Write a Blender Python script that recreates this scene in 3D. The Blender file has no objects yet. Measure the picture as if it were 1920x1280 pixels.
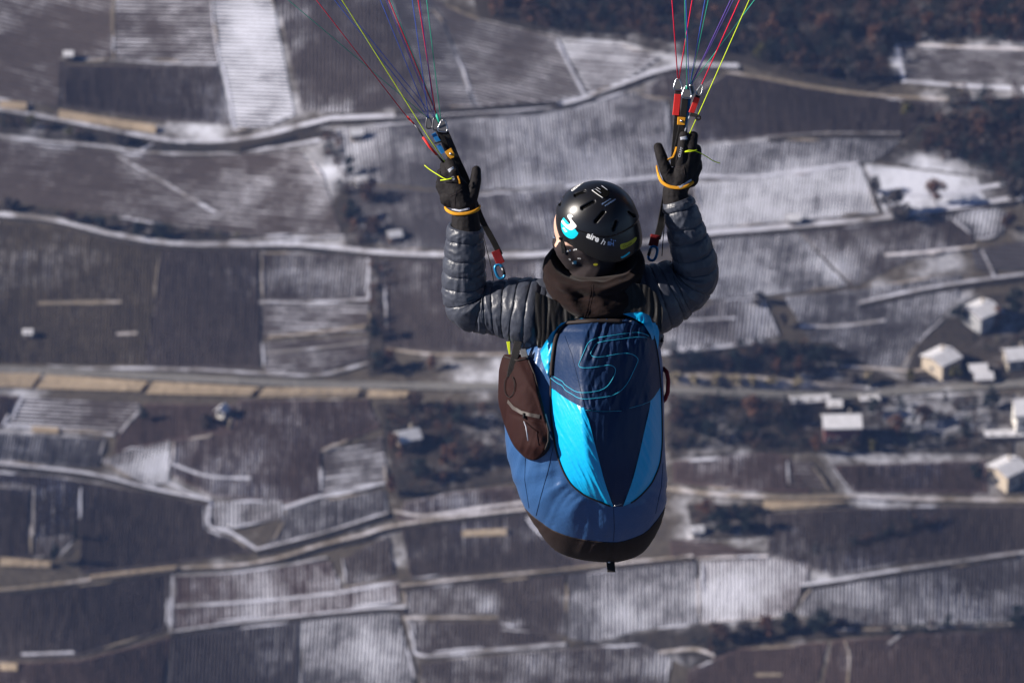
import bpy, bmesh, math, random
import numpy as np
from mathutils import Vector, Matrix, noise as mnoise
from mathutils.bvhtree import BVHTree
from mathutils.geometry import delaunay_2d_cdt

random.seed(7)
rnd = random.random
scene = bpy.context.scene
C = scene.collection

# ------------------------------------------------------------------ camera
PITCH = math.radians(30.0)
DIST = 19.05                       # camera to pilot
FPX = 200.0 / 36.0 * 1920.0        # focal length in photograph pixels
R_ = Vector((1, 0, 0))
F_ = Vector((0, math.cos(PITCH), -math.sin(PITCH)))
U_ = Vector((0, math.sin(PITCH), math.cos(PITCH)))
CAM = -F_ * DIST
cd = bpy.data.cameras.new('camera')
cam = bpy.data.objects.new('camera', cd)
C.objects.link(cam)
cd.lens = 200.0
cd.sensor_width = 36.0
cd.clip_start = 0.5
cd.clip_end = 60000
cam.location = CAM
cam.rotation_euler = (math.pi / 2 - PITCH, 0, 0)
cd.dof.use_dof = True
cd.dof.focus_distance = DIST
cd.dof.aperture_fstop = 9.5
scene.camera = cam

# ------------------------------------------------------------------ sky and sun
SUN_EL = math.radians(27.0)
SUN_AZ = math.radians(-6.0)         # how far the sun stands beyond "straight left"
sdir = Vector((-math.cos(SUN_EL) * math.cos(SUN_AZ), math.cos(SUN_EL) * math.sin(SUN_AZ), math.sin(SUN_EL)))
world = bpy.data.worlds.new('World')
scene.world = world
world.use_nodes = True
wn = world.node_tree.nodes
wl = world.node_tree.links
wn.clear()
wo = wn.new('ShaderNodeOutputWorld')
wb = wn.new('ShaderNodeBackground')
ws = wn.new('ShaderNodeTexSky')
ws.sky_type = 'NISHITA'
ws.sun_disc = False
ws.sun_elevation = SUN_EL
ws.sun_rotation = math.atan2(sdir.x, sdir.y)
ws.altitude = 2600
ws.air_density = 0.45
ws.dust_density = 0.1
ws.ozone_density = 1.5
wb.inputs['Strength'].default_value = 0.05
wl.new(ws.outputs['Color'], wb.inputs['Color'])
wl.new(wb.outputs['Background'], wo.inputs['Surface'])
sl = bpy.data.lights.new('sun', 'SUN')
sl.energy = 5.0
sl.angle = math.radians(0.5)
sl.color = (1.0, 0.92, 0.84)
sun = bpy.data.objects.new('sun', sl)
sun.rotation_euler = sdir.to_track_quat('Z', 'Y').to_euler()
sun.location = (-20, 0, 20)
C.objects.link(sun)
scene.view_settings.view_transform = 'Standard'
scene.view_settings.look = 'None'
scene.view_settings.exposure = 0.86
HAZE = 0.00006                     # density of the valley air
scene.view_settings.gamma = 1.0
scene.view_settings.use_curve_mapping = False
scene.cycles.use_denoising = True
scene.cycles.max_bounces = 6
scene.cycles.volume_bounces = 0

# ------------------------------------------------------------------ helpers
def P(px, py, w=0.0):
    """Point seen at photograph pixel (px, py), w metres behind the plane through the pilot."""
    return CAM + (F_ + R_ * ((px - 960.0) / FPX) + U_ * ((640.0 - py) / FPX)) * (DIST + w)

PX = DIST / FPX                    # metres per photograph pixel at the pilot

def origin_of(o):
    v = Vector((0, 0, 0))
    while o is not None:
        v += o.location
        o = o.parent
    return v

def link_mesh(name, me, mat, parent=None, smooth=True):
    o = bpy.data.objects.new(name, me)
    C.objects.link(o)
    if mat is not None:
        for m in (mat if isinstance(mat, (list, tuple)) else [mat]):
            me.materials.append(m)
    if smooth:
        me.polygons.foreach_set('use_smooth', [True] * len(me.polygons))
    if parent is not None:
        o.parent = parent
    return o

def mk(name, verts, faces, mat, parent=None, smooth=True, base=None):
    """ONE mesh object from world-space vertices, stored relative to its parent (or its own base)."""
    if parent is not None:
        off = origin_of(parent)
    elif base is not None:
        off = Vector(base)
    else:
        off = Vector((0, 0, 0))
    me = bpy.data.meshes.new(name)
    me.from_pydata([tuple(Vector(v) - off) for v in verts], [], faces)
    me.update()
    o = link_mesh(name, me, mat, parent, smooth)
    if parent is None and base is not None:
        o.location = off
    return o

def thing(name, label, cat, loc, group=None):
    o = bpy.data.objects.new(name, None)
    o.empty_display_size = 0.2
    C.objects.link(o)
    o.location = loc
    tag(o, label, cat, group)
    return o

def tag(o, label=None, cat=None, group=None, kind=None):
    if label: o['label'] = label
    if cat: o['category'] = cat
    if group: o['group'] = group
    if kind: o['kind'] = kind
    return o

def nz(x, y, z=0.0):
    return mnoise.noise(Vector((x, y, z)))

def fbm(x, y, z=0.0, o=3):
    s = 0; a = 1; f = 1
    for _ in range(o):
        s += a * nz(x * f, y * f, z + 7.1 * f); a *= .5; f *= 2.03
    return s

def ridge(x, y, z=0.0):
    return 1 - 2 * abs(nz(x, y, z))

def lerp(a, b, t): return a + (b - a) * t
def clamp(x, a=0., b=1.): return max(a, min(b, x))
def sstep(a, b, x):
    t = clamp((x - a) / (b - a)); return t * t * (3 - 2 * t)

def interp(tab, x):
    """smooth (monotone-ish) interpolation through a table of rows (x, a, b, ...)"""
    if x <= tab[0][0]: return tab[0][1:]
    if x >= tab[-1][0]: return tab[-1][1:]
    for i in range(len(tab) - 1):
        if tab[i][0] <= x <= tab[i + 1][0]:
            break
    p1, p2 = tab[i], tab[i + 1]
    p0 = tab[max(i - 1, 0)]; p3 = tab[min(i + 2, len(tab) - 1)]
    h = p2[0] - p1[0]; t = (x - p1[0]) / h
    out = []
    for k in range(1, len(p1)):
        d = (p2[k] - p1[k]) / h
        def slope(a, b, c):
            if c[0] == b[0] or b[0] == a[0]: return None
            d1 = (b[k] - a[k]) / (b[0] - a[0]); d2 = (c[k] - b[k]) / (c[0] - b[0])
            return 0 if d1 * d2 <= 0 else 2 * d1 * d2 / (d1 + d2)
        m1 = slope(p0, p1, p2) if p0 is not p1 else None
        m2 = slope(p1, p2, p3) if p3 is not p2 else None
        m1 = d if m1 is None else m1; m2 = d if m2 is None else m2
        t2, t3 = t * t, t * t * t
        out.append((2*t3-3*t2+1)*p1[k] + (t3-2*t2+t)*h*m1 + (-2*t3+3*t2)*p2[k] + (t3-t2)*h*m2)
    return out

def spline(pts, n):
    """Catmull-Rom through tuples, n samples per span"""
    pts = [tuple(p) for p in pts]
    out = []
    for i in range(len(pts) - 1):
        p1, p2 = pts[i], pts[i + 1]
        p0 = pts[i - 1] if i else tuple(2*a-b for a, b in zip(p1, p2))
        p3 = pts[i + 2] if i + 2 < len(pts) else tuple(2*a-b for a, b in zip(p2, p1))
        for k in range(n):
            t = k / n
            out.append(tuple(0.5*((2*b)+(-a+c)*t+(2*a-5*b+4*c-d)*t*t+(-a+3*b-3*c+d)*t**3) for a, b, c, d in zip(p0, p1, p2, p3)))
    out.append(pts[-1])
    return out

def frames(pts):
    pts = [Vector(p) for p in pts]
    T = []
    for i in range(len(pts)):
        a = pts[max(i-1, 0)]; b = pts[min(i+1, len(pts)-1)]
        T.append((b - a).normalized())
    ref = Vector((0, 0, 1)) if abs(T[0].z) < .9 else Vector((1, 0, 0))
    n = (ref - T[0] * ref.dot(T[0])).normalized()
    fr = []
    for t in T:
        n = (n - t * n.dot(t)).normalized()
        fr.append((t, n, t.cross(n)))
    return fr

def tube_geo(pts, rad, seg=8, cap=True, v0=0):
    pts = [Vector(p) for p in pts]
    fr = frames(pts)
    V = []; Fc = []
    for i, p in enumerate(pts):
        r = rad[i] if isinstance(rad, (list, tuple)) else rad
        for k in range(seg):
            a = 2*math.pi*k/seg
            V.append(p + (fr[i][1]*math.cos(a) + fr[i][2]*math.sin(a))*r)
    for i in range(len(pts)-1):
        for k in range(seg):
            a = v0+i*seg+k; b = v0+i*seg+(k+1) % seg
            Fc.append((a, b, b+seg, a+seg))
    if cap:
        Fc.append(tuple(v0+k for k in range(seg))[::-1])
        Fc.append(tuple(v0+(len(pts)-1)*seg+k for k in range(seg)))
    return V, Fc

def tube(name, pts, rad, mat, parent=None, seg=8, base=None):
    V, Fc = tube_geo(pts, rad, seg)
    return mk(name, V, Fc, mat, parent, True, base)

def strap_geo(pts, width, thick, side, v0=0):
    """flat webbing: pts centreline, side = Vector or list of Vectors across the strap"""
    pts = [Vector(p) for p in pts]
    V = []; Fc = []
    fr = frames(pts)
    for i, p in enumerate(pts):
        s = side[i] if isinstance(side, list) else side
        t = fr[i][0]
        s = (s - t*s.dot(t)).normalized()
        n = t.cross(s)
        w = width[i] if isinstance(width, list) else width
        for a, b in ((-1, -.6), (-.86, -1), (.86, -1), (1, -.6), (1, .6), (.86, 1), (-.86, 1), (-1, .6)):
            V.append(p + s*(a*w/2) + n*(b*thick/2))
    for i in range(len(pts)-1):
        for k in range(8):
            a = v0+i*8+k; b = v0+i*8+(k+1) % 8
            Fc.append((a, b, b+8, a+8))
    Fc.append(tuple(v0+k for k in range(8))[::-1])
    Fc.append(tuple(v0+(len(pts)-1)*8+k for k in range(8)))
    return V, Fc

def strap(name, pts, width, thick, side, mat, parent=None):
    V, Fc = strap_geo(pts, width, thick, side)
    return mk(name, V, Fc, mat, parent, False)

def ring_faces(nr, ns, closed=True, v0=0):
    Fc = []
    for i in range(nr-1):
        for k in range(ns if closed else ns-1):
            a = v0+i*ns+k; b = v0+i*ns+(k+1) % ns
            Fc.append((a, b, b+ns, a+ns))
    return Fc

def box_geo(c, x, y, z, v0=0):
    """box from centre and three half-extent vectors"""
    V = [c + x*a + y*b + z*d for d in (-1, 1) for b in (-1, 1) for a in (-1, 1)]
    Fc = [(0, 2, 3, 1), (4, 5, 7, 6), (0, 1, 5, 4), (2, 6, 7, 3), (0, 4, 6, 2), (1, 3, 7, 5)]
    return V, [tuple(v0+i for i in f) for f in Fc]

def union(parts, voxel, smooth_it=6):
    """closed pieces -> one continuous skin (voxel remesh)"""
    V = []; Fc = []
    for v, f in parts:
        o = len(V); V += [tuple(p) for p in v]; Fc += [tuple(i+o for i in ff) for ff in f]
    me = bpy.data.meshes.new('tmp')
    me.from_pydata(V, [], Fc); me.update()
    o = bpy.data.objects.new('tmp', me); C.objects.link(o)
    m = o.modifiers.new('r', 'REMESH'); m.mode = 'VOXEL'; m.voxel_size = voxel; m.adaptivity = 0
    if smooth_it:
        s = o.modifiers.new('s', 'SMOOTH'); s.factor = .5; s.iterations = smooth_it
    dg = bpy.context.evaluated_depsgraph_get()
    res = bpy.data.meshes.new_from_object(o.evaluated_get(dg))
    bpy.data.objects.remove(o); bpy.data.meshes.remove(me)
    vs = [v.co.copy() for v in res.vertices]
    fs = [tuple(p.vertices) for p in res.polygons]
    bpy.data.meshes.remove(res)
    return vs, fs

def limb_geo(pts, rad, seg=14):
    """tapered chain with round ends"""
    pts = [Vector(p) for p in pts]
    d0 = (pts[0]-pts[1]).normalized(); d1 = (pts[-1]-pts[-2]).normalized()
    pp = []; rr = []
    for a in (1.0, .85, .5):
        pp.append(pts[0]+d0*rad[0]*a*.98); rr.append(rad[0]*max(.08, math.sqrt(max(0, 1-a*a))))
    pp += pts; rr += list(rad)
    for a in (.5, .85, 1.0):
        pp.append(pts[-1]+d1*rad[-1]*a*.98); rr.append(rad[-1]*max(.08, math.sqrt(max(0, 1-a*a))))
    return tube_geo(pp, rr, seg)

# ------------------------------------------------------------------ materials
MATS = {}
def nd(nt, typ, **kw):
    n = nt.nodes.new(typ)
    for k, v in kw.items(): setattr(n, k, v)
    return n

def mat(name, col, rough=.6, spec=.4, var=.15, vscale=8., bump=0., bscale=200., metal=0., sheen=0., weave=0., coat=0., aniso=None, trans=0.):
    if name in MATS: return MATS[name]
    m = bpy.data.materials.new(name); m.use_nodes = True
    nt = m.node_tree; b = nt.nodes['Principled BSDF']; L = nt.links
    tc = nd(nt, 'ShaderNodeTexCoord')
    n1 = nd(nt, 'ShaderNodeTexNoise'); n1.inputs['Scale'].default_value = vscale; n1.inputs['Detail'].default_value = 5
    L.new(tc.outputs['Object'], n1.inputs['Vector'])
    mx = nd(nt, 'ShaderNodeMix', data_type='RGBA')
    mx.inputs['A'].default_value = (*[c*(1-var) for c in col], 1)
    mx.inputs['B'].default_value = (*[min(1, c*(1+var)) for c in col], 1)
    L.new(n1.outputs['Fac'], mx.inputs['Factor'])
    L.new(mx.outputs['Result'], b.inputs['Base Color'])
    b.inputs['Roughness'].default_value = rough
    b.inputs['Metallic'].default_value = metal
    b.inputs['Specular IOR Level'].default_value = spec
    if sheen:
        b.inputs['Sheen Weight'].default_value = sheen; b.inputs['Sheen Roughness'].default_value = .5
    if coat:
        b.inputs['Coat Weight'].default_value = coat; b.inputs['Coat Roughness'].default_value = .25
    if trans:
        b.inputs['Subsurface Weight'].default_value = 0
    if bump:
        n2 = nd(nt, 'ShaderNodeTexNoise'); n2.inputs['Scale'].default_value = bscale; n2.inputs['Detail'].default_value = 4
        L.new(tc.outputs['Object'], n2.inputs['Vector'])
        bp = nd(nt, 'ShaderNodeBump'); bp.inputs['Strength'].default_value = bump; bp.inputs['Distance'].default_value = .003
        src = n2.outputs['Fac']
        if weave:
            wv = nd(nt, 'ShaderNodeTexWave'); wv.inputs['Scale'].default_value = weave; wv.inputs['Distortion'].default_value = .4
            wv.bands_direction = 'DIAGONAL'
            L.new(tc.outputs['Object'], wv.inputs['Vector'])
            ad = nd(nt, 'ShaderNodeMath', operation='MULTIPLY_ADD'); ad.inputs[1].default_value = .5
            L.new(wv.outputs['Fac'], ad.inputs[0]); L.new(n2.outputs['Fac'], ad.inputs[2]); src = ad.outputs[0]
        L.new(src, bp.inputs['Height']); L.new(bp.outputs['Normal'], b.inputs['Normal'])
    MATS[name] = m
    return m
# ------------------------------------------------------------------ the hillside
RANGE = 1500.0
GC = CAM + F_ * RANGE               # where the middle of the picture meets the ground
SLOPE = math.tan(math.radians(8.0))

def gz(x, y):
    dx, dy = x - GC.x, y - GC.y
    u = (2.2*math.sin(dx/34+dy/80+.6) + 1.8*math.sin(dy/41-dx/120+1.2) + 1.1*math.sin(dx/17+dy/29) + .8*math.sin(dy/15-dx/37+2.)
         + 9*math.sin(dx/410+dy/530))
    return GC.z + SLOPE*dy + u

def G(px, py, h=0.0):
    """ground point (raised by h) seen at photograph pixel (px, py)"""
    d = F_ + R_*((px-960.0)/FPX) + U_*((640.0-py)/FPX)
    t = RANGE
    for _ in range(7):
        p = CAM + d*t
        e = p.z - (gz(p.x, p.y)+h)
        t += e/(-d.z + SLOPE*d.y)
    p = CAM + d*t
    p.z = gz(p.x, p.y)+h
    return p

def ground_mat(name, soil, soil2, snowcol=(.74, .755, .85), stripe=.35, gain=1.0, bias=None):
    if bias is None: bias = -.49
    m = bpy.data.materials.new(name); m.use_nodes = True
    nt = m.node_tree; b = nt.nodes['Principled BSDF']; L = nt.links
    geo = nd(nt, 'ShaderNodeNewGeometry')
    def noise(sc, det=4, rough=.55):
        n = nd(nt, 'ShaderNodeTexNoise'); n.inputs['Scale'].default_value = sc; n.inputs['Detail'].default_value = det
        n.inputs['Roughness'].default_value = rough
        L.new(geo.outputs['Position'], n.inputs['Vector']); return n.outputs['Fac']
    def ma(op, a, bb, c=None):
        n = nd(nt, 'ShaderNodeMath', operation=op)
        for i, s in enumerate((a, bb, c)):
            if s is None: continue
            if isinstance(s, (int, float)): n.inputs[i].default_value = s
            else: L.new(s, n.inputs[i])
        return n.outputs[0]
    at = nd(nt, 'ShaderNodeAttribute', attribute_name='snow')
    rw = nd(nt, 'ShaderNodeAttribute', attribute_name='rowc')
    al = nd(nt, 'ShaderNodeAttribute', attribute_name='along')
    fine = noise(.55, 5, .6)
    mid = noise(.10, 4)
    big = noise(.030, 3)
    # streaks drawn out along the rows, different from row to row
    cb = nd(nt, 'ShaderNodeCombineXYZ')
    L.new(rw.outputs['Fac'], cb.inputs['X']); L.new(ma('MULTIPLY', al.outputs['Fac'], .016), cb.inputs['Y'])
    st = nd(nt, 'ShaderNodeTexNoise'); st.inputs['Scale'].default_value = .8; st.inputs['Detail'].default_value = 4; st.inputs['Roughness'].default_value = .6
    L.new(cb.outputs['Vector'], st.inputs['Vector'])
    streak = ma('SUBTRACT', st.outputs['Fac'], .5)
    v = ma('MULTIPLY_ADD', at.outputs['Fac'], 1.10*gain, bias)
    v = ma('MULTIPLY_ADD', streak, .95 if stripe else .3, v)
    v = ma('MULTIPLY_ADD', ma('SUBTRACT', mid, .5), 1.35, v)
    v = ma('MULTIPLY_ADD', ma('SUBTRACT', big, .5), 1.9, v)
    v = ma('MULTIPLY_ADD', ma('SUBTRACT', fine, .5), .55, v)
    s1 = ma('MULTIPLY_ADD', ma('SINE', ma('MULTIPLY', rw.outputs['Fac'], 2*math.pi), 0), .42 if stripe else 0., -.46 if stripe else -.25)
    v = ma('ADD', v, s1)
    ss = nd(nt, 'ShaderNodeMapRange', interpolation_type='SMOOTHSTEP')
    ss.inputs['From Min'].default_value = -.42; ss.inputs['From Max'].default_value = .44; ss.inputs['To Max'].default_value = .86
    L.new(v, ss.inputs['Value'])
    so = nd(nt, 'ShaderNodeMix', data_type='RGBA'); so.inputs['A'].default_value = (*soil, 1); so.inputs['B'].default_value = (*soil2, 1)
    mm = nd(nt, 'ShaderNodeMapRange'); mm.inputs['From Min'].default_value = .35; mm.inputs['From Max'].default_value = .65
    L.new(ma('MULTIPLY_ADD', streak, .35, ma('MULTIPLY_ADD', fine, .5, ma('MULTIPLY', mid, .5))), mm.inputs['Value'])
    L.new(mm.outputs['Result'], so.inputs['Factor'])
    mx = nd(nt, 'ShaderNodeMix', data_type='RGBA'); mx.inputs['B'].default_value = (*snowcol, 1)
    L.new(so.outputs['Result'], mx.inputs['A']); L.new(ss.outputs['Result'], mx.inputs['Factor'])
    L.new(mx.outputs['Result'], b.inputs['Base Color'])
    b.inputs['Roughness'].default_value = .95
    b.inputs['Specular IOR Level'].default_value = .1
    bp = nd(nt, 'ShaderNodeBump'); bp.inputs['Strength'].default_value = .6; bp.inputs['Distance'].default_value = .5
    L.new(noise(.8, 4), bp.inputs['Height']); L.new(bp.outputs['Normal'], b.inputs['Normal'])
    return m

M_SOIL = {
    'dark': ground_mat('dark_vineyard_soil', (.048, .039, .039), (.088, .073, .070)),
    'olive': ground_mat('olive_vineyard_soil', (.056, .046, .034), (.115, .093, .067)),
    'red': ground_mat('reddish_vineyard_soil', (.054, .037, .036), (.098, .067, .062)),
    'blue': ground_mat('slaty_vineyard_soil', (.045, .043, .049), (.080, .076, .086)),
}
M_GROUND = ground_mat('winter_ground', (.050, .042, .036), (.105, .088, .070), stripe=0, bias=-.42)
M_PATH = ground_mat('snowy_track', (.13, .118, .115), (.22, .20, .19), (.58, .59, .68), stripe=0, bias=-.22)
M_DIRT = ground_mat('dry_grass_track', (.15, .125, .10), (.26, .215, .165), (.66, .64, .70), stripe=0, bias=-.20)
M_BANK = ground_mat('dry_grass_bank', (.25, .195, .135), (.42, .33, .235), (.7, .7, .72), stripe=0, bias=-.42)
M_SCRUB_SHADE = ground_mat('scrub_ground', (.024, .022, .022), (.055, .044, .036), stripe=0, bias=-.42)  # scrub, and the painted shade colour of the dark banks
M_ASPH = ground_mat('worn_asphalt', (.13, .125, .12), (.19, .18, .17), stripe=0, bias=-.5)

# snow cover: (x, y, radius x, radius y, amount) in photograph pixels, the cover really lies there
BLOBS = [(960, 300, 60, 80, .22), (1120, 320, 110, 40, .15), (1400, 385, 110, 45, .22), (1560, 360, 60, 50, .2), (1390, 500, 80, 50, .18), (1680, 590, 80, 60, .12), (470, 150, 40, 80, .2), (1370, 1120, 60, 50, .15), (1130, 1110, 60, 50, .1), (470, 60, 60, 90, .25), (1000, 320, 130, 70, .25), (930, 250, 50, 60, .15), (1140, 300, 90, 50, .2), (1040, 420, 40, 60, .35), (985, 380, 25, 70, .4),
         (1575, 505, 38, 38, .75), (1545, 480, 25, 30, .4), (1845, 405, 38, 32, .7), (1430, 590, 32, 60, .6), (1470, 575, 45, 30, .35), (1340, 520, 90, 60, .15),
         (640, 215, 40, 20, .5), (600, 225, 60, 12, .6), (300, 870, 45, 30, .6), (290, 880, 20, 12, .4), (690, 1120, 60, 40, .35), (710, 1210, 60, 70, .3), (650, 1200, 90, 50, .12),
         (915, 1135, 24, 22, .8), (970, 1167, 26, 7, .7), (1150, 1150, 55, 40, .5), (1375, 1110, 65, 60, .45), (1300, 1120, 60, 45, .25), (1620, 1060, 70, 32, .35),
         (1640, 1120, 90, 25, .2), (1810, 1150, 110, 45, .2), (1900, 1120, 60, 50, .2), (435, 975, 28, 35, .4), (420, 1000, 40, 12, .5), (430, 900, 40, 40, .35), (480, 925, 60, 15, .3),
         (660, 895, 55, 22, .35), (670, 850, 45, 14, .25), (600, 610, 70, 14, .3), (625, 660, 55, 14, .25), (640, 680, 50, 12, .3), (460, 520, 30, 28, .45), (650, 540, 45, 25, .3),
         (600, 360, 35, 70, .25), (560, 400, 60, 30, .15), (1440, 300, 120, 30, .1), (1420, 370, 120, 60, .15), (1330, 300, 30, 60, .25), (860, 940, 70, 16, .35), (870, 1000, 40, 30, .15),
         (130, 940, 22, 30, .3), (1680, 120, 12, 32, .6), (1860, 160, 60, 12, .4), (430, 200, 30, 40, .3), (1250, 1250, 70, 40, .5), (1430, 1262, 60, 20, -.1), (1200, 640, 60, 10, .3),
         (1640, 650, 60, 40, .12), (90, 960, 40, 55, .15), (1720, 360, 70, 50, .55), (1760, 320, 60, 25, .4), (640, 990, 60, 30, .08), (1060, 190, 60, 10, .3), (860, 140, 25, 60, .2)]

def snow_at(px, py, base):
    s = base
    for bx, by, rx, ry, a in BLOBS:
        q = ((px-bx)/rx)**2 + ((py-by)/ry)**2
        if q < 4: s += a*math.exp(-q*1.1)
    return s

def add_attr(me, name, vals):
    a = me.attributes.new(name, 'FLOAT', 'POINT')
    a.data.foreach_set('value', vals)

def inside(poly, x, y):
    c = False; n = len(poly); j = n-1
    for i in range(n):
        xi, yi = poly[i]; xj, yj = poly[j]
        if (yi > y) != (yj > y) and x < (xj-xi)*(y-yi)/(yj-yi)+xi: c = not c
        j = i
    return c

def densify(poly, step, closed=True):
    out = []; n = len(poly)
    for i in range(n if closed else n-1):
        a = poly[i]; b = poly[(i+1) % n]
        k = max(1, int(math.hypot(b[0]-a[0], b[1]-a[1])/step))
        for q in range(k): out.append((lerp(a[0], b[0], q/k), lerp(a[1], b[1], q/k)))
    if not closed: out.append(poly[-1])
    return out

# ---- one ground sheet out to the horizon
def axis(c, core, step, far):
    v = list(np.arange(-core, core+1, step)); g = step; x = core
    hi = []
    while x < far:
        g *= 1.35; x += g; hi.append(x)
    return [c-h for h in reversed(hi)] + [c+q for q in v] + [c+h for h in hi]
ax = axis(GC.x, 440, 6, 5200); ay = axis(GC.y, 520, 6, 5200)
gv = [(x, y, gz(x, y)) for y in ay for x in ax]
nx = len(ax)
gf = [(j*nx+i, j*nx+i+1, (j+1)*nx+i+1, (j+1)*nx+i) for j in range(len(ay)-1) for i in range(nx-1)]
ground = mk('ground', gv, gf, M_GROUND, base=(GC.x, GC.y, GC.z))
tag(ground, 'brown winter hillside of vineyard plots far below the pilot', 'ground', kind='structure')
add_attr(ground.data, 'snow', [.28+.2*fbm(v[0]/40, v[1]/40) if abs(v[0]-GC.x) < 460 and abs(v[1]-GC.y) < 540 else .2 for v in gv])

def sheet(name, poly, m, h, snow, parent, ang=90, sp=8, cell=9, kind=None):
    """a piece of ground with its own outline, draped over the hillside h above it"""
    out = densify(poly, cell)
    out = [(x+1.6*nz(x/23, y/23, 3.), y+1.6*nz(x/23, y/23, 9.)) for x, y in out]
    pts = list(out); n = len(pts)
    xs = [p[0] for p in poly]; ys = [p[1] for p in poly]
    y = min(ys)
    while y < max(ys):
        x = min(xs)
        while x < max(xs):
            q = (x+rnd()*2, y+rnd()*2)
            if inside(poly, *q): pts.append(q)
            x += cell
        y += cell
    r = delaunay_2d_cdt([Vector(p) for p in pts], [(i, (i+1) % n) for i in range(n)], [], 1, 1e-4)
    vv, ff = r[0], r[2]
    V = [G(v.x, v.y, h) for v in vv]
    Fc = [tuple(f) for f in ff]
    # faces must look up
    ok = []
    for f in Fc:
        a, b, c = V[f[0]], V[f[1]], V[f[2]]
        ok.append(f if (b-a).cross(c-a).z > 0 else tuple(reversed(f)))
    o = mk(name, V, ok, m, parent)
    add_attr(o.data, 'snow', [snow_at(v.x, v.y, snow) for v in vv])
    a = math.radians(ang)
    add_attr(o.data, 'rowc', [(-math.sin(a)*v.x+math.cos(a)*v.y)/sp for v in vv])
    add_attr(o.data, 'along', [(math.cos(a)*v.x+math.sin(a)*v.y) for v in vv])
    if kind: o['kind'] = kind
    return o

M_VINE = mat('vine_wood', (.060, .046, .040), .9, .1, .35, .6)

def vine_rows(poly, ang, sp, parent, hgt, thin=1.0):
    """rows of bare vines: low broken ridges of twigs following the plot"""
    a = math.radians(ang); d = (math.cos(a), math.sin(a)); q = (-d[1], d[0])
    us = [x*d[0]+y*d[1] for x, y in poly]; vs = [x*q[0]+y*q[1] for x, y in poly]
    V = []; Fc = []
    n = len(poly)
    k0 = math.ceil(min(vs)/sp); k1 = math.floor(max(vs)/sp)
    for k in range(k0, k1+1):
        v = (k+.75)*sp          # between the snow stripes
        cr = []
        for i in range(n):
            v0, v1 = vs[i], vs[(i+1) % n]
            if (v0 > v) != (v1 > v):
                t = (v-v0)/(v1-v0); cr.append(lerp(us[i], us[(i+1) % n], t))
        cr.sort()
        for s, e in zip(cr[::2], cr[1::2]):
            s += 3+2*rnd(); e -= 3+2*rnd()
            if e-s < 8: continue
            m = max(1, int((e-s)/22))
            for i in range(m):
                if rnd() < .0: continue
                u0 = lerp(s, e, i/m); u1 = lerp(s, e, (i+1)/m)+.3
                hh = hgt*(.85+.3*rnd()); ww = thin*sp*.17*(.9+.2*rnd())
                jj = sp*.05*(rnd()-.5)
                o = len(V)
                for uu in (u0, u1):
                    for off, h in ((-ww, .2), (0, .2+hh), (ww, .2)):
                        vv_ = v+jj+(off if h < .21 else 0)
                        px, py = uu*d[0]+vv_*q[0], uu*d[1]+vv_*q[1]
                        g = G(px, py, .2); V.append(g+Vector((0, 0, h-.2)))
                Fc += [(o, o+3, o+4, o+1), (o+1, o+4, o+5, o+2), (o, o+1, o+2), (o+3, o+5, o+4)]
    if V:
        r = mk('vine_rows', V, Fc, M_VINE, parent, False); r['kind'] = 'stuff'

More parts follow.
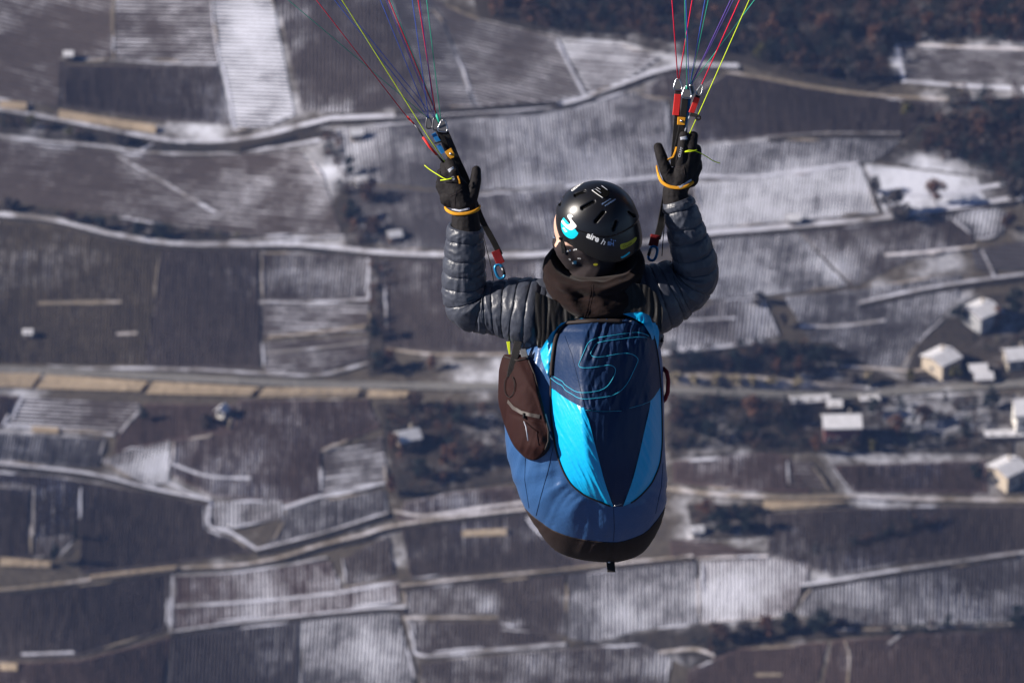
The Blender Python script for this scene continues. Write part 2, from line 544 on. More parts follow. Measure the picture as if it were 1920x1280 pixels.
FIELDS = [  # outline, row angle, row spacing, snow, soil
 ([(-60,-60),(212,-60),(210,108),(115,118),(112,200),(-60,178)], 14, 8, .27, 'dark'),
 ([(218,-60),(390,-60),(411,118),(214,112)], 1, 7, .44, 'dark'),
 ([(396,-60),(500,-60),(552,216),(500,236),(440,244),(412,118)], 2, 7, .72, 'blue'),
 ([(117,121),(408,123),(434,236),(300,226),(117,200)], 90, 5, .12, 'dark'),
 ([(506,-60),(700,-60),(812,196),(640,212),(566,206)], 90, 7, .20, 'dark'),
 ([(706,-60),(790,-20),(830,40),(890,200),(822,200)], 3, 6, .28, 'blue'),
 ([(798,-10),(900,38),(1046,72),(1094,180),(1000,196),(896,202),(836,50)], 13, 6, .26, 'blue'),
 ([(1056,80),(1160,80),(1238,108),(1180,146),(1104,178)], 4, 9, .56, 'dark'),
 ([(1250,128),(1330,128),(1356,150),(1280,190),(1200,180)], 80, 5, .25, 'dark'),
 ([(630,240),(900,222),(1080,202),(1180,172),(1250,190),(1262,330),(1060,346),(880,358),(650,338)], 84, 6, .42, 'blue'),
 ([(654,346),(880,364),(1040,352),(1260,338),(1262,436),(1040,468),(840,466),(730,462),(668,436)], 80, 6, .30, 'blue'),
 ([(1300,180),(1370,132),(1480,152),(1600,176),(1764,192),(1700,256),(1450,254),(1380,262),(1300,270)], 92, 5, .08, 'dark'),
 ([(1300,276),(1450,260),(1690,262),(1640,302),(1600,306),(1450,326),(1300,334)], 98, 6, .42, 'blue'),
 ([(1302,344),(1460,331),(1612,310),(1650,398),(1480,414),(1320,426)], 97, 6, .70, 'blue'),
 ([(-60,254),(60,270),(180,280),(280,293),(400,295),(560,280),(606,330),(640,438),(450,444),(330,420),(100,388),(-60,366)], 5, 9, .27, 'dark'),
 ([(-60,408),(100,424),(200,448),(300,462),(290,560),(270,690),(-60,684)], 92, 6, .10, 'olive'),
 ([(302,462),(450,468),(484,470),(488,690),(272,690),(292,560)], 92, 6, .11, 'dark'),
 ([(488,474),(690,480),(690,560),(492,564)], 95, 6, .30, 'dark'),
 ([(492,572),(690,568),(690,622),(492,634)], 2, 9, .48, 'dark'),
 ([(494,642),(690,630),(688,672),(600,698),(498,694)], -4, 9, .45, 'dark'),
 ([(716,488),(830,490),(1010,486),(1010,650),(950,662),(724,656)], 90, 6, .12, 'dark'),
 ([(-60,738),(36,742),(6,800),(-60,796)], 92, 6, .10, 'red'),
 ([(44,744),(262,754),(256,790),(212,814),(14,800)], 3, 7, .52, 'dark'),
 ([(272,756),(440,758),(430,806),(320,826),(214,850),(220,816)], 92, 6, .12, 'red'),
 ([(-60,808),(200,822),(184,876),(100,872),(-60,860)], 100, 6, .36, 'blue'),
 ([(186,862),(318,824),(316,905),(270,908)], 100, 6, .62, 'dark'),
 ([(446,750),(690,748),(712,800),(600,845),(598,930),(540,944),(396,930),(320,890),(324,826),(436,806)], 91, 6, .22, 'red'),
 ([(606,850),(716,818),(728,908),(604,932)], -8, 10, .42, 'dark'),
 ([(-60,882),(90,890),(280,924),(382,944),(384,990),(430,1004),(478,1034),(330,1056),(150,1076),(150,1000),(64,1012),(64,914),(-60,904)], 92, 6, .07, 'dark'),
 ([(60,914),(150,908),(146,1000),(110,1040),(62,1044)], 92, 9, .38, 'dark'),
 ([(-60,908),(56,914),(58,1046),(-60,1052)], 92, 6, .13, 'dark'),
 ([(396,940),(526,934),(528,972),(440,990),(400,984)], 90, 8, .52, 'dark'),
 ([(540,950),(722,918),(726,958),(640,990),(500,1026),(530,976)], 91, 8, .34, 'blue'),
 ([(328,1078),(620,1052),(640,1104),(744,1084),(746,1128),(600,1146),(324,1176)], 89, 8, .46, 'red'),
 ([(-60,1124),(316,1076),(312,1180),(146,1230),(-60,1240)], 92, 6, .08, 'dark'),
 ([(-60,1246),(150,1236),(318,1192),(300,1340),(-60,1340)], 92, 6, .06, 'red'),
 ([(324,1192),(560,1164),(560,1340),(306,1340)], 93, 7, .14, 'blue'),
 ([(566,1164),(744,1146),(776,1270),(782,1340),(566,1340)], 94, 7, .46, 'blue'),
 ([(644,1046),(728,1002),(740,1076),(650,1096)], 92, 7, .26, 'dark'),
 ([(750,984),(980,964),(1020,1010),(1060,1044),(1150,1058),(900,1074),(770,1086)], 91, 6, .15, 'dark'),
 ([(744,972),(800,976),(980,956),(962,910),(850,922),(760,940)], 91, 6, .34, 'red'),
 ([(760,1104),(900,1090),(1060,1078),(1060,1190),(940,1180),(930,1150),(766,1150)], 92, 7, .36, 'dark'),
 ([(1066,1078),(1160,1066),(1306,1052),(1308,1168),(1200,1180),(1120,1204),(1066,1196)], 90, 7, .42, 'blue'),
 ([(770,1166),(930,1164),(1050,1196),(1050,1204),(786,1226)], 91, 7, .28, 'dark'),
 ([(790,1242),(1050,1216),(1200,1206),(1260,1230),(1240,1340),(790,1340)], 93, 7, .30, 'dark'),
 ([(1262,864),(1440,848),(1480,856),(1520,924),(1400,920),(1262,904)], 92, 6, .26, 'red'),
 ([(1476,864),(1520,864),(1560,918),(1478,912)], 4, 8, .42, 'dark'),
 ([(1560,872),(1700,866),(1850,862),(1850,924),(1600,922)], 91, 6, .15, 'red'),
 ([(1436,962),(1580,952),(1980,946),(1980,1028),(1700,1054),(1560,1080),(1440,1040)], 91, 6, .16, 'dark'),
 ([(1256,1012),(1300,1010),(1430,1036),(1430,1044),(1300,1048),(1256,1052)], 2, 6, .18, 'red'),
 ([(1314,1052),(1432,1048),(1518,1052),(1514,1086),(1480,1150),(1400,1160),(1314,1168)], 90, 7, .48, 'red'),
 ([(1524,1098),(1700,1074),(1980,1036),(1980,1160),(1760,1168),(1620,1170),(1490,1150)], 91, 7, .38, 'blue'),
 ([(1560,1200),(1760,1186),(1980,1172),(1980,1340),(1530,1340)], 91, 6, .12, 'red'),
 ([(1290,1256),(1380,1216),(1550,1202),(1520,1340),(1280,1340)], 91, 6, .12, 'red'),
 ([(1684,88),(1920,96),(1980,98),(1980,166),(1900,164),(1700,152)], 2, 5, .30, 'blue'),  # bluish shade on this plot is put into the soil tone
 ([(1346,446),(1490,432),(1590,536),(1440,552),(1344,560),(1300,560)], 98, 6, .48, 'blue'),
 ([(1496,432),(1640,420),(1780,402),(1830,440),(1820,458),(1700,488),(1600,536)], 98, 6, .26, 'dark'),
 ([(1640,420),(1760,400),(1860,384),(1890,400),(1880,440),(1830,446),(1784,410)], 100, 8, .40, 'blue'),
 ([(1250,610),(1340,564),(1430,558),(1462,628),(1400,640),(1256,654)], 96, 7, .40, 'dark'),
 ([(1470,556),(1600,544),(1800,514),(1796,570),(1720,640),(1690,684),(1620,690),(1520,640)], 98, 6, .40, 'blue'),
 ([(1820,470),(1980,440),(1980,505),(1832,506)], 4, 8, .28, 'blue'),
]
for poly, ang, sp, sn, tone in FIELDS:
    f = sheet('vineyard_plot', poly, M_SOIL[tone], .28, sn, ground, ang, sp)
    k = clamp(1.15-.95*sn, .35, 1)
    vine_rows(poly, ang, sp, f, (.34 if ang > 60 else .5)*k, k)

for poly, sn in [  # rough scrubby ground of the gullies, woods and banks
 ([(-60,206),(0,214),(150,243),(330,276),(450,274),(560,248),(625,250),(600,266),(450,284),(330,284),(150,264),(-60,244)], .10),  # dark tone is partly scrub, partly painted shade of the bank
 ([(-60,376),(100,392),(330,424),(470,446),(560,448),(450,452),(320,450),(200,432),(100,408),(-60,396)], .12),
 ([(600,236),(640,244),(650,340),(664,440),(724,470),(650,466),(640,430),(612,330)], .2),
 ([(694,484),(712,486),(722,660),(760,690),(690,705),(692,620)], .16),
 ([(1256,664),(1450,642),(1560,640),(1640,694),(1700,716),(1256,728)], .06),
 ([(1256,744),(1560,752),(1900,736),(1900,850),(1500,846),(1256,858)], .10),
 ([(706,756),(940,752),(968,900),(850,918),(748,936),(722,830)], .08),
 ([(860,-80),(1980,-80),(1980,92),(1690,84),(1690,150),(1620,172),(1480,146),(1380,118),(1250,100),(1160,76),(1046,68),(900,34)], .06),
 ([(1770,192),(1980,176),(1980,366),(1850,378),(1830,330),(1640,300),(1704,262)], .12),
 ([(1620,306),(1830,334),(1850,380),(1760,394),(1660,404)], .4),
 ([(1288,944),(1424,946),(1440,990),(1420,1006),(1300,1012)], .06),
 ([(1060,1210),(1200,1186),(1300,1172),(1480,1156),(1620,1174),(1760,1172),(1980,1164),(1980,1180),(1620,1190),(1380,1212),(1290,1250),(1200,1204)], .10),
 ([(1500,1036),(1640,1006),(1760,976),(1764,984),(1640,1022),(1500,1046)], .06),
 ([(1790,560),(1980,540),(1980,720),(1840,728),(1700,716),(1700,690),(1720,650)], .18),
]:
    sheet('scrub_ground', poly, M_SCRUB_SHADE, .34, sn, ground)

# ---- tracks and the road
def ribbon_px(line, w):
    line = spline(line, 8)
    L = []; Rr = []
    for i, p in enumerate(line):
        a = line[max(i-1, 0)]; b = line[min(i+1, len(line)-1)]
        dx, dy = b[0]-a[0], b[1]-a[1]; l = math.hypot(dx, dy) or 1
        n = (-dy/l, dx/l)
        ww = w*.80*(1+.35*nz(p[0]/31, p[1]/31)+.25*nz(p[0]/9, p[1]/9))
        L.append((p[0]+n[0]*ww/2, p[1]+n[1]*ww/2)); Rr.append((p[0]-n[0]*ww/2, p[1]-n[1]*ww/2))
    return L, Rr

def track(name, line, w, m, snow, label, h=.5):
    L, Rr = ribbon_px(line, w)
    n = len(L); V = []; sn = []
    for i in range(n):
        for k in range(5):
            x, y = lerp(L[i][0], Rr[i][0], k/4), lerp(L[i][1], Rr[i][1], k/4)
            V.append(G(x, y, h)); sn.append(snow_at(x, y, snow-.06+.10*(1-abs(k-2))+.42*nz(x/34, y/22, 5.)))
    Fc = ring_faces(n, 5, closed=False)
    c, nn = V[0], (V[1]-V[0]).cross(V[5]-V[0])
    if nn.z < 0: Fc = [tuple(reversed(f)) for f in Fc]
    o = mk(name, V, Fc, m, None, True, base=V[n//2*5+2])
    add_attr(o.data, 'snow', sn)
    tag(o, label, 'track' if name != 'road' else 'road', kind='structure')
    return o

track('road', [(-1900,640),(-1000,668),(-400,682),(-60,690),(150,698),(400,711),(600,720),(780,723),(960,724),(1250,730),(1400,735),(1560,741),(1750,729),(1980,714),(2500,690),(3200,700),(3800,680)], 17, M_ASPH, .05, 'grey asphalt road crossing the whole hillside behind the pilot', .55)
TRACKS = [
 ([(-60,196),(60,215),(150,232),(250,252),(330,265),(420,264),(500,252),(560,237),(620,222)], 11, 'P', .5, 'snowy track curving under the upper left vineyards'),
 ([(-60,246),(60,263),(180,273),(280,286),(400,288),(500,279),(600,262)], 7, 'P', .42, 'thin snowy track below the upper left scrub bank'),
 ([(308,258),(262,283)], 7, 'P', .4, 'short slanting ramp between the two upper left tracks'),
 ([(-1800,330),(-900,370),(-400,380),(-60,396),(0,402),(100,412),(200,437),(320,456),(450,458),(560,458),(700,472),(830,478),(1000,478),(1190,457),(1300,440),(1500,423),(1640,410),(1760,394),(1980,364),(2500,330),(3300,340)], 13, 'P', .5, 'long pale snowy track running behind the helmet'),
 ([(430,452),(560,446),(645,442)], 6, 'P', .36, 'thin snowy strip just above the long pale track at left'),
 ([(620,222),(700,219),(800,215),(900,209),(1000,203),(1080,188),(1150,163),(1220,137),(1280,123),(1330,122),(1385,124)], 11, 'P', .62, 'bright snowy track rising in a curve to the upper wood'),
 ([(740,210),(850,204),(960,196),(1040,190)], 5, 'P', .45, 'thin snowy ledge above the bright curving track'),
 ([(1330,128),(1440,148),(1540,166),(1660,180),(1780,186)], 8, 'D', .2, 'dry brown track along the lower edge of the upper wood'),
 ([(1440,258),(1540,250),(1690,250)], 5, 'P', .3, 'faint snow line across the dark upper right plot'),
 ([(1060,350),(1262,330),(1400,332),(1460,326),(1610,306)], 8, 'P', .5, 'snowy strip above the whitest vineyard plot'),
 ([(220,292),(330,355),(415,405)], 7, 'P', .32, 'faint diagonal path through the left banded vineyard'),
 ([(-60,862),(90,878),(180,890),(280,915),(392,937)], 9, 'P', .6, 'snowy path falling gently across the lower left plots'),
 ([(394,936),(392,984),(430,996),(486,1032)], 8, 'P', .55, 'snowy step edge between two lower left plots'),
 ([(316,905),(390,938)], 5, 'P', .5, 'short snowy strip below the white triangular plot'),
 ([(320,868),(390,892),(470,896)], 6, 'P', .5, 'snowy strip to the right of the white triangular plot'),
 ([(530,952),(600,930),(660,918),(728,902)], 8, 'P', .5, 'snowy strip rising under the small banded plot'),
 ([(480,1030),(600,1000),(690,972),(728,960)], 7, 'P', .55, 'curved snowy edge above the lower left lane'),
 ([(-60,1110),(60,1100),(200,1082),(320,1066),(440,1060),(520,1046),(600,1022),(680,1002),(740,985),(860,968),(1000,952)], 10, 'D', .32, 'beige grassy lane sweeping across the lower left'),
 ([(738,958),(800,966),(900,952),(990,940)], 8, 'D', .42, 'beige ledge left of the harness bottom'),
 ([(320,1184),(450,1166),(600,1150),(700,1140),(760,1138)], 8, 'P', .55, 'snowy lower border of the reddish striped plot'),
 ([(330,1136),(480,1126),(620,1112),(750,1090)], 7, 'P', .55, 'snowy line through the middle of the reddish striped plot'),
 ([(324,1076),(322,1130),(318,1186)], 8, 'P', .62, 'snowy left border of the reddish striped plot'),
 ([(330,1078),(440,1072),(540,1058),(612,1044)], 6, 'P', .45, 'snowy upper border of the reddish striped plot'),
 ([(750,1098),(900,1082),(1050,1068),(1160,1056),(1300,1042)], 8, 'D', .42, 'beige ledge below the tip of the harness'),
 ([(756,1158),(850,1157),(935,1157)], 6, 'D', .3, 'short beige ledge at the bottom centre'),
 ([(764,1160),(774,1200),(790,1228),(900,1220),(1060,1206)], 8, 'P', .45, 'pale strip bending round a dark plot at the bottom centre'),
 ([(1244,914),(1320,924),(1400,929),(1500,932),(1600,930),(1750,935),(1980,938)], 10, 'D', .34, 'beige lane crossing right of the harness'),
 ([(1500,1097),(1560,1089),(1700,1066),(1980,1026)], 9, 'P', .42, 'long snowy track rising to the lower right edge'),
 ([(1540,1180),(1620,1180),(1760,1176),(1980,1166)], 7, 'D', .28, 'thin track above the lower right dark plot'),
 ([(1666,1206),(1694,1184)], 7, 'P', .3, 'short ramp at the lower right track'),
 ([(1240,662),(1330,652),(1430,640)], 8, 'P', .6, 'snowy edge above the trees right of the harness'),
 ([(1540,682),(1640,690),(1720,694),(1790,676)], 7, 'D', .35, 'driveway leading to the white roofed house'),
 ([(1610,568),(1700,548),(1800,530),(1980,506)], 9, 'P', .5, 'pale track through the snowy plots at right'),
 ([(1500,612),(1580,610),(1660,600)], 8, 'P', .6, 'snowy strip in the blue grey plot at right'),
 ([(1660,478),(1740,472),(1830,462)], 7, 'D', .45, 'short pale ledge in the right vineyard'),
 ([(1840,468),(1856,500),(1864,520)], 7, 'P', .6, 'short steep snowy path at the right edge'),
 ([(1258,602),(1330,598),(1380,596)], 6, 'P', .5, 'snowy dash below the right elbow'),
 ([(1682,84),(1686,110),(1694,148)], 12, 'P', .75, 'steep snow chute beside the upper right plot'),
 ([(1690,152),(1800,160),(1980,172)], 8, 'P', .5, 'snowy lower edge of the upper right plot'),
 ([(1690,82),(1800,88),(1980,94)], 6, 'D', .3, 'dry ledge along the top of the upper right plot'),
 ([(1640,356),(1740,366),(1840,352),(1900,340)], 9, 'P', .7, 'snowy garden strip among the right hand trees'),
 ([(10,797),(120,806),(214,815)], 6, 'P', .55, 'snow line under the small banded plot at left'),
 ([(40,1226),(140,1222)], 7, 'P', .45, 'lone snow dash near the bottom left corner'),
 ([(70,568),(228,566)], 9, 'D', .12, 'short tan strip in the dark left plot'),
 ([(218,626),(258,624)], 7, 'D', .4, 'tiny pale dash in the dark left plot'),
 ([(112,110),(200,112),(300,118),(408,120)], 5, 'P', .42, 'pale strip above the dark rectangular plot'),
 ([(416,120),(430,180),(440,240)], 6, 'P', .6, 'pale strip right of the dark rectangular plot'),
 ([(214,-60),(212,50),(213,112)], 5, 'D', -.2, 'dark ditch between the two upper left plots'),
 ([(394,-60),(400,50),(412,118)], 4, 'P', .65, 'thin snow line between the upper left plots'),
 ([(1044,78),(1070,130),(1098,182)], 8, 'P', .5, 'bluish snow strip beside the wide banded plot'),
 ([(690,482),(692,560)], 5, 'P', .6, 'short snowy edge at the small plot left of the gully'),
 ([(486,566),(600,566),(692,560)], 7, 'P', .45, 'pale upper ledge of the small terraces'),
 ([(502,632),(600,622),(690,610)], 7, 'D', .2, 'tan ledge between the small terraces'),
 ([(494,662),(600,652),(690,640)], 7, 'P', .4, 'snowy ledge of the middle small terrace'),
 ([(140,690),(250,690),(400,694),(500,700),(600,702),(690,680)], 7, 'P', .5, 'snowy verge above the road at left'),
 ([(724,654),(820,664),(950,664)], 7, 'D', .25, 'dry ledge left of the side pocket'),
 ([(1306,1046),(1400,1042),(1440,1042)], 6, 'D', .4, 'pale ledge right of the harness tip'),
 ([(1236,1222),(1300,1216),(1340,1228)], 8, 'D', .35, 'tan ledge near the bottom right centre'),
 ([(1416,1264),(1466,1264)], 8, 'D', .35, 'lone tan dash near the bottom right'),
 ([(1584,1202),(1592,1230),(1588,1300)], 4, 'D', .05, 'thin tan path down the lower right plot'),
]
for line, w, k, sn, lab in TRACKS:
    track('track', line, w, M_PATH if k == 'P' else M_DIRT, sn, lab)

# ---- grassy banks: real wedges whose face looks down the slope
def bank(top, bot, h, label, m=None, snow=.02):
    top = densify(top, 10, False); n = len(top)
    bl = densify(bot, 3, False)
    bot = [bl[int(i*(len(bl)-1)/(n-1))] for i in range(n)]
    V = []
    for i in range(n):
        a = G(top[i][0], top[i][1], h)
        b = G(bot[i][0], bot[i][1], .45)
        back = Vector((a.x, a.y+1.4, gz(a.x, a.y+1.4)-.3))
        V += [b, lerp(b, a, .5)+Vector((0, 0, .12*h)), a, a+Vector((0, .6, 0)), back]
    Fc = ring_faces(n, 5, closed=False) + [(0, 1, 2, 3, 4), tuple((n-1)*5+k for k in (4, 3, 2, 1, 0))]
    if (V[1]-V[0]).cross(V[5]-V[0]).y > 0: Fc = [tuple(reversed(f)) for f in Fc]
    o = mk('embankment', V, Fc, m or M_BANK, None, False, base=V[0])
    add_attr(o.data, 'snow', [snow]*len(V))
    tag(o, label, 'embankment', kind='structure')
bank([(-60,700),(76,702)], [(-60,722),(58,727)], 2.2, 'tan grassy bank under the road at the left edge')
bank([(88,704),(276,716)], [(66,728),(262,733)], 2.2, 'longest tan grassy bank under the road at left')
bank([(290,717),(484,727)], [(272,738),(468,742)], 2.2, 'tan grassy bank below the middle of the left road')
bank([(498,728),(676,730)], [(482,744),(668,743)], 2.0, 'tan grassy bank under the road near the gully')
bank([(692,732),(766,735)], [(686,745),(760,746)], 1.5, 'shortest tan bank under the road beside the gully')
bank([(110,207),(200,222),(292,236)], [(110,222),(200,236),(292,250)], 1.5, 'tan bank above the snowy upper left track')
bank([(0,190),(50,194)], [(0,202),(50,207)], 1.2, 'small tan bank at the upper left edge')
bank([(1432,940),(1582,942)], [(1432,956),(1582,948)], 1.4, 'tan bank just below the beige lane at right')
bank([(1262,706),(1310,702),(1420,706),(1500,716),(1620,726)], [(1262,724),(1310,724),(1420,728),(1500,730),(1620,735)], 2.2, 'pale rocky bank above the road right of the harness', M_DIRT, .1)
bank([(170,1080),(330,1062)], [(170,1090),(330,1070)], 1.2, 'dry bank above the beige lane at lower left')
bank([(0,1046),(95,1054)], [(0,1060),(95,1064)], 1.2, 'small tan bank near the left edge of the lower plots')
bank([(60,800),(110,803)], [(60,810),(110,812)], 1.0, 'tiny tan bank below the small banded plot')
bank([(0,1243),(32,1245)], [(0,1255),(32,1257)], 1.0, 'little tan bank at the bottom left corner')
bank([(866,996),(950,992)], [(866,1006),(950,1003)], 1.2, 'short pale bank left of the harness bottom')
bank([(740,208),(900,200),(1046,190)], [(740,220),(900,211),(1046,200)], 1.3, 'retaining bank with painted shade under the bright curving track', M_SCRUB_SHADE, -.3)  # dark colour stands in for shade under the track
bank([(350,268),(450,274),(560,250),(625,244)], [(350,282),(450,288),(560,262),(625,258)], 2.0, 'scrub bank with painted shade under the upper left track', M_SCRUB_SHADE, -.3)  # scrub bank, its shade put into the dark colour

for k in (0, 3, 5, 8, 11, 16, 17, 19, 23, 27, 28, 32):  # dark-coloured banks added as shadow lines below the tracks
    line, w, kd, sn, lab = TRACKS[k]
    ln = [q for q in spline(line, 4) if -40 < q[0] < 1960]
    bank([(x, y+w*.42) for x, y in ln], [(x, y+w*.42+7+2.5*nz(x/50, y/50)) for x, y in ln], .8, 'low terrace bank with painted shade below the '+lab, M_SCRUB_SHADE, -.1)

# ---- drifts of snow and strips of dry grass left along the plot borders
rg = random.Random(21)
for poly, ang, sp, sn, tone in FIELDS:
    n = len(poly)
    for i in range(n):
        x0, y0 = poly[i]; x1, y1 = poly[(i+1) % n]
        le = math.hypot(x1-x0, y1-y0)
        if le < 45 or rg.random() < .45: continue
        t0 = rg.random()*.6; t1 = min(1, t0+(25+70*rg.random())/le)
        dx, dy = (x1-x0)/le, (y1-y0)/le
        w = 2.2+3.2*rg.random(); o = rg.uniform(-3, 3)
        up = []; dn = []
        for k in range(7):
            t = lerp(t0, t1, k/6); q = math.sin(math.pi*(k+.35)/6.7)**.6
            cx, cy = lerp(x0, x1, t)-dy*o+rg.uniform(-1, 1), lerp(y0, y1, t)+dx*o+rg.uniform(-1, 1)
            up.append((cx-dy*w*q*.5, cy+dx*w*q*.5)); dn.append((cx+dy*w*q*.5, cy-dx*w*q*.5))
        pol = up+dn[::-1]
        snowy = rg.random() < .62
        sheet('snow_drift' if snowy else 'grass_strip', pol, M_PATH if snowy else M_DIRT, .62, .55 if snowy else .12, ground, cell=14)

# ---- the vineyards go on beyond the frame on every side
def gp(i, j):
    r = random.Random(i*131+j*17)
    return (-1960+i*270+r.uniform(-50, 50), -960+j*165+r.uniform(-34, 34)+.03*(i*270-1900))
tones = ['dark', 'dark', 'blue', 'blue', 'red', 'dark', 'dark', 'olive']
for i in range(21):
    for j in range(19):
        q = [gp(i, j), gp(i+1, j), gp(i+1, j+1), gp(i, j+1)]
        cx = sum(v[0] for v in q)/4; cy = sum(v[1] for v in q)/4
        r = random.Random(i*57+j*91+5)
        q = [(cx+(x-cx)*.955, cy+(y-cy)*.93) for x, y in q]
        if all(-60 < x < 1980 and -60 < y < 1340 for x, y in q): continue
        # keep clear of the mapped plots
        q = [(x, y) for x, y in q]
        def out(x, y):
            if -66 < x < 1986 and -66 < y < 1346:
                e = [(x+66, (-66, y)), (1986-x, (1986, y)), (y+66, (x, -66)), (1346-y, (x, 1346))]
                return min(e)[1]
            return (x, y)
        q = [out(*v) for v in q]
        ar = abs(sum(q[k][0]*q[(k+1) % 4][1]-q[(k+1) % 4][0]*q[k][1] for k in range(4)))/2
        if ar < 6000 or any(-58 < x < 1978 and -58 < y < 1338 for x, y in densify(q, 12)): continue
        a = r.choice([90, 92, 95, 88, 3, 10]); 
        sheet('vineyard_plot', q, M_SOIL[r.choice(tones)], .55, r.choice([.1, .12, .2, .3, .4, .5]), ground, a, 7 if a > 60 else 8, cell=26)
# ------------------------------------------------------------------ trees
M_TRUNK = mat('bark', (.065, .050, .040), .95, .1, .3, 2.)
LEAF = {
    'russet': mat('russet_twigs', (.115, .060, .040), .9, .1, .35, 1.2),
    'brown': mat('brown_twigs', (.066, .042, .033), .9, .1, .35, 1.2),
    'grey': mat('grey_twigs', (.058, .050, .048), .9, .1, .3, 1.2),
    'dark': mat('dark_evergreen', (.016, .022, .022), .9, .1, .35, 1.2),
    'straw': mat('straw_coloured_twigs', (.30, .25, .165), .9, .1, .3, 1.2),
    'olive': mat('olive_foliage', (.090, .080, .032), .9, .1, .3, 1.2),
}
def crown_geo(h, r, n, rg, tall=1.0, base=.35):
    V = []; Fc = []
    clumps = []
    for _ in range(9):
        a = rg.random()*6.283; q = rg.random()**.5*.72; z = rg.random()
        prof = math.sin(math.pi*(.12+.8*z))**.7
        clumps.append((math.cos(a)*r*q*prof, math.sin(a)*r*q*prof, h*(base+(1-base)*z*.95), r*(.28+.25*rg.random())))
    for i in range(n):
        cx, cy, cz, cr = clumps[i % len(clumps)]
        d = Vector((rg.gauss(0, 1), rg.gauss(0, 1), rg.gauss(0, 1)*tall)).normalized()*cr*(.35+.75*rg.random())
        c = Vector((cx, cy, cz))+d
        s = r*(.07+.09*rg.random())
        a = Vector((rg.gauss(0, 1), rg.gauss(0, 1), rg.gauss(0, 1))).normalized()
        b = a.cross(Vector((rg.gauss(0, 1), rg.gauss(0, 1), rg.gauss(0, 1)))).normalized()
        o = len(V)
        V += [c-a*s*1.5, c+b*s*.7, c+a*s*1.5, c-b*s*.7]; Fc.append((o, o+1, o+2, o+3))
    return V, Fc
def trunk_geo(h, r, rg, limbs=6):
    pts = [(0, 0, -.4), (r*.02, 0, h*.25), (r*.06, r*.03, h*.5), (0, r*.05, h*.8)]
    V, Fc = tube_geo(pts, [h*.035, h*.028, h*.018, h*.006], 6)
    for i in range(limbs):
        a = i*2.4+rg.random(); z = h*(.3+.09*i*.8)
        q = r*(.45+.35*rg.random())
        e = (math.cos(a)*q, math.sin(a)*q, z+h*(.14+.12*rg.random()))
        m = (math.cos(a)*q*.5, math.sin(a)*q*.5, z+h*.05)
        v, f = tube_geo([(0, 0, z), m, e], [h*.014, h*.009, h*.003], 5, v0=len(V))
        V += v; Fc += f
    return V, Fc
TREE_MESH = {}
def tree_meshes(kind, var):
    k = (kind, var)
    if k in TREE_MESH: return TREE_MESH[k]
    rg = random.Random(hash_kind(kind)*10+var)
    if kind == 'straw': h, r, tall, lf, base = 1, .55, .8, 'straw', .1
    elif kind == 'cypress': h, r, tall, lf, base = 1, .2, 1.8, 'dark', .08
    elif kind == 'bush': h, r, tall, lf, base = 1, .62, .8, 'grey', .1
    else: h, r, tall, lf, base = 1, .40, 1.0, kind, .3
    V, Fc = crown_geo(h, r, 420, rg, tall, base)
    me = bpy.data.meshes.new('crown'); me.from_pydata([tuple(v) for v in V], [], Fc); me.materials.append(LEAF[lf])
    V, Fc = trunk_geo(h, r, rg)
    mt = bpy.data.meshes.new('trunk'); mt.from_pydata([tuple(v) for v in V], [], Fc); mt.materials.append(M_TRUNK)
    TREE_MESH[k] = (me, mt)
    return TREE_MESH[k]
def hash_kind(k): return sum(ord(c)*(i+1) for i, c in enumerate(k)) % 997
M_PER = RANGE/FPX                    # metres per photograph pixel on the hillside

def tree(px, py, hpx, kind, label, group=None, var=0, wide=1.0):
    """py is the foot of the trunk, hpx the height in photograph pixels"""
    g = G(px, py)
    h = hpx*M_PER/math.cos(PITCH)
    me, mt = tree_meshes(kind, var % 3)
    o = thing('bush' if kind in ('bush', 'straw') else 'tree', label, 'bush' if kind in ('bush', 'straw') else 'tree', g, group)
    for nm, m in (('trunk', mt), ('crown', me)):
        c = bpy.data.objects.new(nm, m); C.objects.link(c); c.parent = o
    o.scale = (h*wide, h*wide, h); o.rotation_euler = (0, 0, rnd()*6.28)
    return o

